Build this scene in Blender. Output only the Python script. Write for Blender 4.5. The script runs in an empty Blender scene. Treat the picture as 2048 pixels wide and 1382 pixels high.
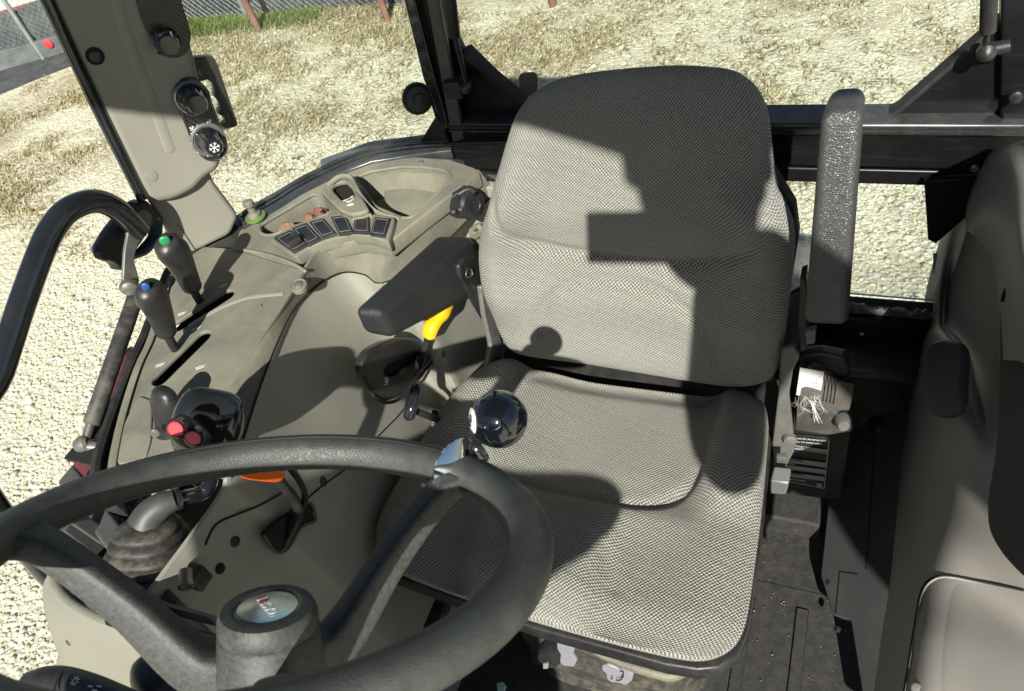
import bpy, bmesh, math, random
import numpy as np
from mathutils import Vector, Matrix
random.seed(7); rng = np.random.default_rng(7)
S = bpy.context.scene
COL = S.collection
R_ = math.radians
# ------------------------------------------------------------------ camera, light, exposure
# cab frame: +Y to the rear of the tractor, +Z up, ground at z = 0, photographer's eye 2.65 m up
O = Vector((0, 0, 2.65))
R = np.array([[0.91836238, 0.11549956, -0.37851076], [0.33929747, -0.72208791, 0.60288164], [-0.20368548, -0.68209156, -0.70232708]])
cam = bpy.data.cameras.new('camera'); camo = bpy.data.objects.new('camera', cam); COL.objects.link(camo)
cam.sensor_width = 36; cam.lens = 1478 / 2048 * 36; cam.clip_start = 0.02; cam.clip_end = 500
cam.dof.use_dof = True; cam.dof.focus_distance = 1.3; cam.dof.aperture_fstop = 13
mw = Matrix.Identity(4)
for i in range(3):
    mw[i][0] = R[i, 0]; mw[i][1] = -R[i, 1]; mw[i][2] = -R[i, 2]; mw[i][3] = O[i]
camo.matrix_world = mw
S.camera = camo
SUN = Vector((-.161, .439, -.369)).normalized()
w = bpy.data.worlds.new('World'); S.world = w; w.use_nodes = True
nt = w.node_tree; bg = nt.nodes['Background']; sky = nt.nodes.new('ShaderNodeTexSky')
sky.sky_type = 'NISHITA'; sky.sun_disc = False; sky.sun_elevation = math.asin(-SUN.z); sky.sun_rotation = math.atan2(-SUN.x, -SUN.y)
nt.links.new(sky.outputs[0], bg.inputs[0]); bg.inputs[1].default_value = 0.05
sl = bpy.data.lights.new('sun', 'SUN'); sl.energy = 5.0; sl.angle = R_(.6); sl.color = (1, .98, .88)
so = bpy.data.objects.new('sun', sl); COL.objects.link(so); so.rotation_euler = SUN.to_track_quat('-Z', 'Y').to_euler(); so.location = (0, 0, 20)
S.view_settings.view_transform = 'Standard'; S.view_settings.look = 'None'; S.view_settings.gamma = 1
S.view_settings.use_curve_mapping = False; S.view_settings.exposure = 0.75
S.render.engine = 'CYCLES'; S.cycles.max_bounces = 8; S.cycles.transparent_max_bounces = 12

# ------------------------------------------------------------------ geometry of the view, used only to measure points
def ray(u, v):
    return Vector((R @ np.array([u - 1024., v - 691., 1478.])).tolist()).normalized()
def P(u, v, x=None, y=None, z=None, t=None):
    """world point seen at (u, v) that lies on the cab plane x=, y= or z= (metres from the eye)"""
    d = ray(u, v)
    if t is None: t = x / d.x if x is not None else y / d.y if y is not None else z / d.z
    return O + d * t
def PP(u, v, p0, n):
    d = ray(u, v); return O + d * ((p0 - O).dot(n) / d.dot(n))
def PL(pts, **k): return [P(u, v, **k) for u, v in pts]
def W(x, y, z): return O + Vector((x, y, z))

# ------------------------------------------------------------------ materials
def mat(name, col, rough=.5, metal=0., var=.15, vscale=18, bump=0., bscale=300, kind='noise', dust=0., spec=.5, coat=0., dustcol=(.30, .27, .2), scratch=0.):
    m = bpy.data.materials.new(name); m.use_nodes = True; n = m.node_tree; L = n.links
    b = n.nodes['Principled BSDF']; b.inputs['Roughness'].default_value = rough; b.inputs['Metallic'].default_value = metal
    b.inputs['Specular IOR Level'].default_value = spec; b.inputs['Coat Weight'].default_value = coat
    tc = n.nodes.new('ShaderNodeTexCoord'); vec = tc.outputs['Object']
    nz = n.nodes.new('ShaderNodeTexNoise'); nz.inputs['Scale'].default_value = vscale; nz.inputs['Detail'].default_value = 6; nz.inputs['Roughness'].default_value = .65
    L.new(vec, nz.inputs['Vector'])
    rp = n.nodes.new('ShaderNodeMapRange'); rp.inputs[1].default_value = .3; rp.inputs[2].default_value = .7
    rp.inputs[3].default_value = 1 - var; rp.inputs[4].default_value = 1 + var; L.new(nz.outputs['Fac'], rp.inputs[0])
    mx = n.nodes.new('ShaderNodeMix'); mx.data_type = 'RGBA'; mx.blend_type = 'MULTIPLY'; mx.inputs['Factor'].default_value = 1
    mx.inputs['A'].default_value = (*col, 1); L.new(rp.outputs[0], mx.inputs['B']); out = mx.outputs['Result']
    if dust:
        n2 = n.nodes.new('ShaderNodeTexNoise'); n2.inputs['Scale'].default_value = vscale * .7; n2.inputs['Detail'].default_value = 9; n2.inputs['Roughness'].default_value = .75
        L.new(vec, n2.inputs['Vector'])
        r2 = n.nodes.new('ShaderNodeMapRange'); r2.inputs[1].default_value = .45; r2.inputs[2].default_value = .75; r2.inputs[4].default_value = dust
        L.new(n2.outputs['Fac'], r2.inputs[0])
        m2 = n.nodes.new('ShaderNodeMix'); m2.data_type = 'RGBA'; L.new(r2.outputs[0], m2.inputs['Factor']); L.new(out, m2.inputs['A'])
        m2.inputs['B'].default_value = (*dustcol, 1); out = m2.outputs['Result']
        r3 = n.nodes.new('ShaderNodeMath'); r3.operation = 'MULTIPLY_ADD'; L.new(r2.outputs[0], r3.inputs[0]); r3.inputs[1].default_value = .5; r3.inputs[2].default_value = rough; r3.use_clamp = True
        L.new(r3.outputs[0], b.inputs['Roughness'])
    if scratch:
        mp = n.nodes.new('ShaderNodeMapping'); mp.inputs['Scale'].default_value = (6, 90, 90); L.new(vec, mp.inputs[0])
        n4 = n.nodes.new('ShaderNodeTexNoise'); n4.inputs['Scale'].default_value = 3; n4.inputs['Detail'].default_value = 8; L.new(mp.outputs[0], n4.inputs['Vector'])
        r4 = n.nodes.new('ShaderNodeMapRange'); r4.inputs[1].default_value = .58; r4.inputs[2].default_value = .72; r4.inputs[4].default_value = scratch; L.new(n4.outputs['Fac'], r4.inputs[0])
        m4 = n.nodes.new('ShaderNodeMix'); m4.data_type = 'RGBA'; L.new(r4.outputs[0], m4.inputs['Factor']); L.new(out, m4.inputs['A']); m4.inputs['B'].default_value = (*dustcol, 1); out = m4.outputs['Result']
    L.new(out, b.inputs['Base Color'])
    if bump:
        if kind == 'noise':
            t = n.nodes.new('ShaderNodeTexNoise'); t.inputs['Detail'].default_value = 3; o = t.outputs['Fac']
        else:
            t = n.nodes.new('ShaderNodeTexVoronoi'); o = t.outputs['Distance']
            if kind == 'cell': t.feature = 'DISTANCE_TO_EDGE'
        t.inputs['Scale'].default_value = bscale; L.new(vec, t.inputs['Vector'])
        bp = n.nodes.new('ShaderNodeBump'); bp.inputs['Strength'].default_value = bump; bp.inputs['Distance'].default_value = .002
        L.new(o, bp.inputs['Height']); L.new(bp.outputs[0], b.inputs['Normal'])
    return m
M = {}
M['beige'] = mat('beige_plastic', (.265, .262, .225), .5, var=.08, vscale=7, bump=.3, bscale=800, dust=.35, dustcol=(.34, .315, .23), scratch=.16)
M['pillar'] = mat('beige_plastic_shaded', (.215, .207, .172), .5, var=.07, vscale=5, bump=.25, bscale=900, dust=.25, dustcol=(.26, .245, .19))  # same plastic as the beige, darker copy with shade put into the colour
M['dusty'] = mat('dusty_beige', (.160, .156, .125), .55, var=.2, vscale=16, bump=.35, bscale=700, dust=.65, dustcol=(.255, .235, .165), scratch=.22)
M['trim'] = mat('trim_plastic', (.20, .185, .17), .42, var=.06, vscale=6, bump=.25, bscale=900, dust=.12)
M['lowtrim'] = mat('lower_trim_plastic', (.06, .06, .063), .45, var=.08, vscale=8, bump=.2, bscale=900, dust=.12)
M['black'] = mat('black_plastic', (.018, .018, .02), .38, var=.3, vscale=25, bump=.15, bscale=700, dust=.10)
M['matte'] = mat('matte_black', (.012, .012, .013), .7, var=.4, vscale=30, bump=.3, bscale=500, dust=.12)
M['frame'] = mat('black_paint', (.006, .006, .007), .33, var=.3, vscale=20, bump=.05, bscale=60, dust=.04, dustcol=(.09, .085, .08), scratch=.10, spec=.3)
M['gloss'] = mat('gloss_black', (.012, .014, .017), .12, var=.2, coat=.5, dust=.03)
M['rail'] = mat('rail_metal', (.05, .055, .06), .25, metal=.35, var=.3, vscale=20, dust=.2)
M['rubber'] = mat('boot_rubber', (.035, .034, .032), .6, var=.3, vscale=40, bump=.3, bscale=400, dust=.7, dustcol=(.24, .21, .15))
M['rim'] = mat('rim_rubber', (.05, .054, .051), .42, var=.25, vscale=45, bump=.35, bscale=520, kind='cell', dust=.35, dustcol=(.125, .13, .112))
M['hubgrey'] = mat('hub_plastic', (.046, .049, .047), .5, var=.5, vscale=260, bump=.25, bscale=900, dust=.25, dustcol=(.13, .135, .12))
M['vinyl'] = mat('vinyl_grain', (.045, .046, .05), .42, var=.15, vscale=10, bump=.7, bscale=380, kind='cell', dust=.06, spec=.9)
M['vinyl2'] = mat('vinyl_fine', (.022, .023, .026), .42, var=.15, vscale=10, bump=.5, bscale=800, kind='cell', dust=.06)
M['steel'] = mat('worn_steel', (.30, .29, .27), .35, metal=.8, var=.3, vscale=40, dust=.3)
M['zinc'] = mat('grey_steel', (.15, .15, .145), .42, metal=.3, var=.25, vscale=40, dust=.35)
M['chrome'] = mat('chrome', (.75, .77, .8), .06, metal=1, var=.03)
M['badgered'] = mat('badge_red', (.32, .03, .04), .3)
M['red'] = mat('red_button', (.62, .045, .055), .35, var=.05, coat=.3)
M['yellow'] = mat('yellow_plastic', (.75, .44, .008), .35, var=.08, dust=.08)
M['orange'] = mat('orange_plastic', (.8, .13, .01), .4, var=.06)
M['green'] = mat('green_cap', (.02, .27, .10), .35, var=.05)
M['blue'] = mat('blue_cap', (.02, .07, .26), .35, var=.05)
M['white'] = mat('white_print', (.75, .75, .73), .5, var=.05)
M['label'] = mat('white_label', (.55, .55, .535), .6, var=.12, vscale=60)
M['silver'] = mat('silver_plastic', (.15, .15, .16), .38, metal=.2, var=.08)
M['greytag'] = mat('grey_tag', (.26, .26, .285), .45, var=.1)
M['clear'] = mat('tinted_grey', (.16, .19, .19), .35, var=.3, vscale=40, dust=.3)
M['wood'] = mat('brown_scrap', (.27, .15, .09), .8, var=.4, vscale=60, bump=1, bscale=120)
M['rag'] = mat('red_scrap', (.20, .085, .06), .85, var=.4, vscale=60, bump=1, bscale=120)
M['concrete'] = mat('concrete', (.62, .62, .58), .9, var=.1, vscale=1.5)
M['redkerb'] = mat('red_kerb_paint', (.30, .10, .07), .8, var=.3)
M['maroon'] = mat('maroon_paint', (.13, .018, .03), .3, var=.2, coat=.3, dust=.3)
M['floor'] = mat('floor_mat', (.022, .021, .021), .75, var=.4, vscale=60, bump=.5, bscale=320, dust=.5, dustcol=(.075, .066, .052))
M['seatbase'] = mat('dusty_seat_base', (.16, .15, .12), .6, var=.3, vscale=25, bump=.3, bscale=300, dust=.7, dustcol=(.32, .29, .2))
M['carpet'] = mat('bellows_fabric', (.03, .03, .028), .9, var=.4, vscale=50, bump=.6, bscale=200, dust=.75, dustcol=(.2, .17, .12))
M['web'] = mat('belt_webbing', (.10, .085, .072), .85, var=.2, vscale=50, bump=.8, bscale=500)
M['void'] = mat('void_black', (.006, .006, .006), .9, var=.1)  # near black for print, joints and shade painted inside openings
M['rust'] = mat('rusty_post', (.19, .095, .07), .8, var=.4, vscale=14)
M['galv'] = mat('galvanised', (.35, .36, .36), .45, metal=.5, var=.2)
M['windscreen'] = mat('grey_screen_fabric', (.075, .09, .09), .9, var=.45, vscale=5, bump=.6, bscale=90, dust=.6, dustcol=(.15, .17, .165))
M['darkscreen'] = mat('dark_screen_fabric', (.022, .026, .03), .9, var=.5, vscale=30, bump=.8, bscale=70, dust=.55, dustcol=(.2, .21, .21))
M['lowwall'] = mat('stained_concrete', (.10, .112, .112), .85, var=.5, vscale=4, dust=.6, dustcol=(.19, .20, .195))
M['skin'] = mat('skin', (.5, .32, .24), .5)
M['jacket'] = mat('jacket', (.05, .07, .12), .85)
M['trousers'] = mat('trousers', (.04, .045, .06), .9)
M['roof'] = mat('headliner', (.05, .048, .045), .85, bump=.3, bscale=300)
M['dirtyrub'] = mat('torn_seal', (.09, .085, .075), .7, var=.6, vscale=60, dust=.8, dustcol=(.4, .38, .33))
def nmat(name):
    m = bpy.data.materials.new(name); m.use_nodes = True; return m, m.node_tree, m.node_tree.links, m.node_tree.nodes['Principled BSDF']
def node(n, t, **k):
    a = n.nodes.new(t)
    for key, v in k.items():
        if key.startswith('i_'): a.inputs[key[2:]].default_value = v
        else: setattr(a, key, v)
    return a
def math_(n, op, a, b=None, clamp=False):
    m = n.nodes.new('ShaderNodeMath'); m.operation = op; m.use_clamp = clamp
    for i, q in enumerate((a, b)):
        if q is None: continue
        if isinstance(q, (int, float)): m.inputs[i].default_value = q
        else: n.links.new(q, m.inputs[i])
    return m.outputs[0]
def mixc(n, f, a, b):
    m = n.nodes.new('ShaderNodeMix'); m.data_type = 'RGBA'
    for s, q in (('Factor', f), ('A', a), ('B', b)):
        if isinstance(q, (int, float)): m.inputs[s].default_value = q
        elif isinstance(q, tuple): m.inputs[s].default_value = (*q, 1)
        else: n.links.new(q, m.inputs[s])
    return m.outputs['Result']
def fabric():
    m, n, L, b = nmat('woven_fabric'); b.inputs['Roughness'].default_value = .9; b.inputs['Sheen Weight'].default_value = .15
    tc = node(n, 'ShaderNodeTexCoord'); sp = node(n, 'ShaderNodeSeparateXYZ')
    nw = node(n, 'ShaderNodeTexNoise', i_Scale=60., i_Detail=2.); L.new(tc.outputs['UV'], nw.inputs['Vector'])
    off = node(n, 'ShaderNodeVectorMath', operation='SCALE'); L.new(nw.outputs['Color'], off.inputs[0]); off.inputs['Scale'].default_value = .002
    ad = node(n, 'ShaderNodeVectorMath', operation='ADD'); L.new(tc.outputs['UV'], ad.inputs[0]); L.new(off.outputs[0], ad.inputs[1])
    L.new(ad.outputs[0], sp.inputs[0])
    k = 2 * math.pi / .0054
    a = math_(n, 'SINE', math_(n, 'MULTIPLY', sp.outputs['X'], k)); c = math_(n, 'SINE', math_(n, 'MULTIPLY', sp.outputs['Y'], k * 1.12))
    w1 = math_(n, 'MULTIPLY', a, c)
    a2 = math_(n, 'SINE', math_(n, 'MULTIPLY', math_(n, 'ADD', sp.outputs['X'], sp.outputs['Y']), k * 1.9))
    w2 = math_(n, 'ADD', w1, math_(n, 'MULTIPLY', a2, .28))
    fine = node(n, 'ShaderNodeTexNoise', i_Scale=600., i_Detail=2.); L.new(tc.outputs['UV'], fine.inputs['Vector'])
    w3 = math_(n, 'ADD', w2, math_(n, 'MULTIPLY', math_(n, 'SUBTRACT', fine.outputs['Fac'], .5), 2.0))
    r = node(n, 'ShaderNodeMapRange'); r.inputs[1].default_value = -.55; r.inputs[2].default_value = .5; L.new(w3, r.inputs[0])
    big = node(n, 'ShaderNodeTexNoise', i_Scale=7., i_Detail=4.); L.new(tc.outputs['UV'], big.inputs['Vector'])
    lt = mixc(n, big.outputs['Fac'], (.37, .36, .31), (.48, .47, .41))
    col = mixc(n, r.outputs[0], (.08, .08, .074), lt)
    st = node(n, 'ShaderNodeTexNoise', i_Scale=4.5, i_Detail=3.); L.new(tc.outputs['UV'], st.inputs['Vector'])
    sr = node(n, 'ShaderNodeMapRange'); sr.inputs[1].default_value = .62; sr.inputs[2].default_value = .8; sr.inputs[4].default_value = .35; L.new(st.outputs['Fac'], sr.inputs[0])
    col = mixc(n, sr.outputs[0], col, (.23, .19, .115))
    L.new(col, b.inputs['Base Color'])
    bp = node(n, 'ShaderNodeBump', i_Strength=.7, i_Distance=.0025); L.new(w3, bp.inputs['Height']); L.new(bp.outputs[0], b.inputs['Normal'])
    return m
M['fabric'] = fabric()
def glass(name, dirt=.02, tint=(.96, .98, .97)):
    m = bpy.data.materials.new(name); m.use_nodes = True; n = m.node_tree; L = n.links; n.nodes.clear()
    o = n.nodes.new('ShaderNodeOutputMaterial'); t = n.nodes.new('ShaderNodeBsdfTransparent'); t.inputs[0].default_value = (*tint, 1)
    g = n.nodes.new('ShaderNodeBsdfGlossy'); g.inputs['Roughness'].default_value = .02
    fr = n.nodes.new('ShaderNodeFresnel'); fr.inputs[0].default_value = 1.45
    mx = n.nodes.new('ShaderNodeMixShader'); L.new(fr.outputs[0], mx.inputs[0]); L.new(t.outputs[0], mx.inputs[1]); L.new(g.outputs[0], mx.inputs[2])
    d = n.nodes.new('ShaderNodeBsdfDiffuse'); d.inputs[0].default_value = (.6, .57, .5, 1)
    tc = n.nodes.new('ShaderNodeTexCoord'); nz = n.nodes.new('ShaderNodeTexNoise'); nz.inputs['Scale'].default_value = 9; nz.inputs['Detail'].default_value = 8
    L.new(tc.outputs['Object'], nz.inputs['Vector'])
    r = n.nodes.new('ShaderNodeMapRange'); r.inputs[1].default_value = .4; r.inputs[2].default_value = .75; r.inputs[4].default_value = dirt; L.new(nz.outputs['Fac'], r.inputs[0])
    m2 = n.nodes.new('ShaderNodeMixShader'); L.new(r.outputs[0], m2.inputs[0]); L.new(mx.outputs[0], m2.inputs[1]); L.new(d.outputs[0], m2.inputs[2])
    L.new(m2.outputs[0], o.inputs[0]); return m
M['glass'] = glass('window_glass', .05); M['dirtyglass'] = glass('dusty_window_glass', .16)
def carbon():
    m, n, L, b = nmat('carbon_weave_print'); b.inputs['Roughness'].default_value = .3
    tc = node(n, 'ShaderNodeTexCoord'); wv = node(n, 'ShaderNodeTexWave', i_Scale=55., i_Distortion=0.); wv.wave_type = 'BANDS'; wv.bands_direction = 'DIAGONAL'
    L.new(tc.outputs['Object'], wv.inputs['Vector'])
    L.new(mixc(n, wv.outputs['Fac'], (.008, .008, .009), (.03, .032, .033)), b.inputs['Base Color']); return m
M['carbon'] = carbon()
def ground_mat():
    m, n, L, b = nmat('gravel_and_dry_grass'); b.inputs['Roughness'].default_value = .95; b.inputs['Specular IOR Level'].default_value = .1
    tc = node(n, 'ShaderNodeTexCoord'); v = tc.outputs['Object']
    vo = node(n, 'ShaderNodeTexVoronoi', i_Scale=34.); L.new(v, vo.inputs['Vector'])
    vo2 = node(n, 'ShaderNodeTexVoronoi', i_Scale=95.); L.new(v, vo2.inputs['Vector'])
    sc = node(n, 'ShaderNodeSeparateColor'); L.new(vo.outputs['Color'], sc.inputs[0])
    base = mixc(n, sc.outputs[0], (.44, .415, .295), (.60, .575, .435))
    sc2 = node(n, 'ShaderNodeSeparateColor'); L.new(vo2.outputs['Color'], sc2.inputs[0])
    base = mixc(n, math_(n, 'MULTIPLY', sc2.outputs[1], .5), base, (.66, .635, .505))
    n1 = node(n, 'ShaderNodeTexNoise', i_Scale=1.1, i_Detail=7., i_Roughness=.62); L.new(v, n1.inputs['Vector'])
    n2 = node(n, 'ShaderNodeTexNoise', i_Scale=9., i_Detail=6., i_Roughness=.7); L.new(v, n2.inputs['Vector'])
    sp = node(n, 'ShaderNodeSeparateXYZ'); L.new(v, sp.inputs[0])
    # more dry grass away from the tractor, on the -X side
    far = node(n, 'ShaderNodeMapRange'); far.inputs[1].default_value = 3.2; far.inputs[2].default_value = 5.2
    L.new(math_(n, 'SUBTRACT', sp.outputs['Y'], math_(n, 'MULTIPLY', sp.outputs['X'], .22)), far.inputs[0])
    g = math_(n, 'ADD', math_(n, 'MULTIPLY', n1.outputs['Fac'], .75), math_(n, 'MULTIPLY', n2.outputs['Fac'], .45))
    gr = node(n, 'ShaderNodeMapRange'); gr.inputs[1].default_value = .56; gr.inputs[2].default_value = .74; L.new(g, gr.inputs[0])
    gm = math_(n, 'MULTIPLY', gr.outputs[0], far.outputs[0])
    col = mixc(n, math_(n, 'MULTIPLY', gm, .65), base, (.25, .18, .095))
    gn = node(n, 'ShaderNodeMapRange'); gn.inputs[1].default_value = 5.7; gn.inputs[2].default_value = 6.6; L.new(sp.outputs['Y'], gn.inputs[0])
    gx = node(n, 'ShaderNodeMapRange'); gx.inputs[1].default_value = -3.; gx.inputs[2].default_value = -4.5; L.new(sp.outputs['X'], gx.inputs[0])
    gg = math_(n, 'MULTIPLY', math_(n, 'MULTIPLY', gn.outputs[0], gx.outputs[0]), n2.outputs['Fac'])
    col = mixc(n, gg, col, (.10, .15, .035))
    L.new(col, b.inputs['Base Color'])
    h = math_(n, 'ADD', math_(n, 'MULTIPLY', vo.outputs['Distance'], -1.), math_(n, 'MULTIPLY', n2.outputs['Fac'], 1.5))
    bp = node(n, 'ShaderNodeBump', i_Strength=.9, i_Distance=.012); L.new(h, bp.inputs['Height']); L.new(bp.outputs[0], b.inputs['Normal'])
    return m
M['ground'] = ground_mat()
M['asphalt'] = mat('asphalt', (.05, .052, .055), .9, var=.5, vscale=5, bump=.8, bscale=60, dust=.35, dustcol=(.2, .2, .2))
def varied(name, cols, rough=.85):
    m, n, L, b = nmat(name); b.inputs['Roughness'].default_value = rough; b.inputs['Specular IOR Level'].default_value = .15
    at = node(n, 'ShaderNodeAttribute', attribute_name='tone'); cr = node(n, 'ShaderNodeValToRGB'); e = cr.color_ramp.elements
    e[0].color = (*cols[0], 1); e[1].color = (*cols[-1], 1)
    for i, c in enumerate(cols[1:-1]): q = e.new((i + 1) / (len(cols) - 1)); q.color = (*c, 1)
    L.new(at.outputs['Fac'], cr.inputs[0]); L.new(cr.outputs[0], b.inputs['Base Color']); return m
M['stone'] = varied('gravel_stone', [(.36, .34, .245), (.52, .495, .37), (.66, .635, .505), (.43, .435, .405)])
M['tuft'] = varied('brown_grass_tuft', [(.16, .14, .075), (.27, .22, .125), (.36, .315, .19), (.18, .18, .085)])
M['drygrass'] = varied('dry_grass', [(.22, .165, .085), (.34, .275, .155), (.48, .43, .28), (.23, .21, .105)])
M['greengrass'] = varied('green_grass', [(.07, .13, .02), (.14, .22, .05), (.25, .24, .09)])

# ------------------------------------------------------------------ building helpers
ABS = {}; KIDS = {}
def mk(name, me, m, parent=None, bevel=0., seg=3, sharp=35):
    if m: me.materials.clear(); me.materials.append(M[m] if isinstance(m, str) else m)
    n = len(me.vertices); co = np.empty(n * 3, 'f'); me.vertices.foreach_get('co', co); co = co.reshape(-1, 3)
    base = np.array([(co[:, 0].min() + co[:, 0].max()) / 2, (co[:, 1].min() + co[:, 1].max()) / 2, co[:, 2].min()])
    me.vertices.foreach_set('co', (co - base).astype('f').ravel())
    me.polygons.foreach_set('use_smooth', [True] * len(me.polygons)); me.set_sharp_from_angle(angle=R_(sharp)); me.update()
    o = bpy.data.objects.new(name, me); COL.objects.link(o); b = Vector(base.tolist()); ABS[o.name] = b
    if parent is not None:
        o.parent = parent; KIDS.setdefault(parent.name, []).append(o)
        o.location = b - ABS[parent.name] if parent.type == 'MESH' else b
    else: o.location = b
    if bevel:
        bv = o.modifiers.new('edge', 'BEVEL'); bv.width = bevel; bv.segments = seg; bv.limit_method = 'ANGLE'; bv.angle_limit = R_(35); bv.harden_normals = False
    me.name = name
    return o
def raw(name, vs, fs, m, parent=None, uv=None, recalc=True, **k):
    me = bpy.data.meshes.new(name)
    me.from_pydata([tuple(v) for v in vs], [], fs)
    if uv is not None:
        l = me.uv_layers.new(name='UVMap'); li = np.empty(len(me.loops), 'i'); me.loops.foreach_get('vertex_index', li)
        l.data.foreach_set('uv', np.array(uv, 'f')[li].ravel())
    if recalc:
        bm = bmesh.new(); bm.from_mesh(me); bmesh.ops.recalc_face_normals(bm, faces=bm.faces); bm.to_mesh(me); bm.free()
    return mk(name, me, m, parent, **k)
def thing(name, label, cat, group=None):
    e = bpy.data.objects.new(name, None); COL.objects.link(e); e.empty_display_size = .05
    e['label'] = label; e['category'] = cat
    if group: e['group'] = group
    return e
def tag(o, label, cat, group=None):
    o['label'] = label; o['category'] = cat
    if group: o['group'] = group
    return o
def kind(o, k='structure'): o['kind'] = k; return o
def settle():
    for name, ks in KIDS.items():
        e = bpy.data.objects[name]
        if e.type != 'EMPTY': continue
        b = sum((ABS[k.name] for k in ks), Vector()) / len(ks); b.z = min(ABS[k.name].z for k in ks); e.location = b
        for k in ks: k.location = ABS[k.name] - b
def crom(pts, k=6, closed=False):
    pts = [Vector(p) for p in pts]; n = len(pts); out = []
    rngi = range(n if closed else n - 1)
    for i in rngi:
        if closed: a, b, c, d = (pts[(i + j - 1) % n] for j in range(4))
        else: a, b, c, d = pts[max(i - 1, 0)], pts[i], pts[i + 1], pts[min(i + 2, n - 1)]
        for j in range(k):
            t = j / k; out.append(.5 * ((2 * b) + (c - a) * t + (2 * a - 5 * b + 4 * c - d) * t * t + (3 * b - a - 3 * c + d) * t ** 3))
    if not closed: out.append(pts[-1].copy())
    return out
def resample(pts, n, spacing=None):
    d = [0]
    for a, b in zip(pts, pts[1:]): d.append(d[-1] + (b - a).length)
    T = np.linspace(0, 1, n) if spacing is None else spacing
    A = np.array([list(p) for p in pts]); d = np.array(d) / d[-1]
    return [Vector([float(np.interp(t, d, A[:, i])) for i in range(3)]) for t in T]
def roundpoly(pts, r, k=4):
    out = []; n = len(pts)
    for i in range(n):
        a, b, c = pts[i - 1], pts[i], pts[(i + 1) % n]
        u = (a - b); v = (c - b); l = min(r, u.length * .45, v.length * .45)
        p = b + u.normalized() * l; q = b + v.normalized() * l
        for j in range(k + 1):
            t = j / k; out.append(p * (1 - t) ** 2 + b * 2 * t * (1 - t) + q * t * t)
    return out
def fitplane(pts):
    c = sum(pts, Vector()) / len(pts); A = np.array([list(p - c) for p in pts]); n = Vector(np.linalg.svd(A)[2][2].tolist())
    if n.dot(O - c) < 0: n = -n
    return c, n
def plate(name, pts, thick, m, parent=None, rnd=0., holes=(), bevel=.002, hrnd=0., normal=None, smooth=0, lift=0., res=2):
    """flat moulded plate: front face through pts, thickness away from the eye, optional through holes, rounded edge"""
    c, n = fitplane(pts)
    if normal is not None: n = Vector(normal).normalized()
    ux = (pts[1] - pts[0]); ux = (ux - n * ux.dot(n)).normalized(); uy = n.cross(ux)
    if smooth: pts = crom(pts, smooth, True)
    if rnd: pts = roundpoly(pts, rnd)
    cu = bpy.data.curves.new('tmp', 'CURVE'); cu.dimensions = '2D'; cu.fill_mode = 'BOTH'
    cu.extrude = max(thick / 2 - bevel, 1e-4); cu.bevel_depth = bevel; cu.bevel_resolution = res; cu.offset = -bevel
    for k, loop in enumerate([pts] + list(holes)):
        if k and hrnd: loop = roundpoly(loop, hrnd)
        s = cu.splines.new('POLY'); s.points.add(len(loop) - 1); s.use_cyclic_u = True
        for q, p in zip(s.points, loop): d = p - c; q.co = (d.dot(ux), d.dot(uy), 0, 1)
    ob = bpy.data.objects.new('tmp', cu); me = bpy.data.meshes.new_from_object(ob); bpy.data.objects.remove(ob); bpy.data.curves.remove(cu)
    off = c + n * (lift - thick / 2)
    mt = Matrix((( ux.x, uy.x, n.x, off.x), (ux.y, uy.y, n.y, off.y), (ux.z, uy.z, n.z, off.z), (0, 0, 0, 1)))
    me.transform(mt); me.materials.clear()
    return mk(name, me, m, parent, sharp=50)
def text(name, s, org, xd, yd, size, m, parent, align='CENTER', ext=.0002, width=None, mirror=False):
    xd = Vector(xd).normalized(); yd = Vector(yd); yd = (yd - xd * yd.dot(xd)).normalized()
    cu = bpy.data.curves.new('tmp', 'FONT'); cu.body = s; cu.size = size; cu.align_x = align; cu.align_y = 'CENTER'; cu.extrude = ext; cu.resolution_u = 2; cu.offset = size * .012
    ob = bpy.data.objects.new('tmp', cu); me = bpy.data.meshes.new_from_object(ob); bpy.data.objects.remove(ob); bpy.data.curves.remove(cu)
    sx = 1.
    if width:
        xs = [v.co.x for v in me.vertices]; sx = width / max(max(xs) - min(xs), 1e-6)
    zd = xd.cross(yd); xx = xd * sx
    me.transform(Matrix(((xx.x, yd.x, zd.x, org.x), (xx.y, yd.y, zd.y, org.y), (xx.z, yd.z, zd.z, org.z), (0, 0, 0, 1))))
    me.materials.clear()
    return mk(name, me, m, parent)
def frames(pts, up=None):
    T = []
    for i in range(len(pts)):
        a = pts[max(i - 1, 0)]; b = pts[min(i + 1, len(pts) - 1)]; T.append((b - a).normalized())
    if up is None:
        up = Vector((0, 0, 1)) if abs(T[0].z) < .9 else Vector((1, 0, 0))
        nrm = (up - T[0] * up.dot(T[0])).normalized(); N = [nrm]
        for i in range(1, len(pts)):
            q = T[i - 1].rotation_difference(T[i]); nrm = q @ nrm; nrm = (nrm - T[i] * nrm.dot(T[i])).normalized(); N.append(nrm)
    else:
        N = [(Vector(up) - t * Vector(up).dot(t)).normalized() for t in T]
    return T, N
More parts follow.
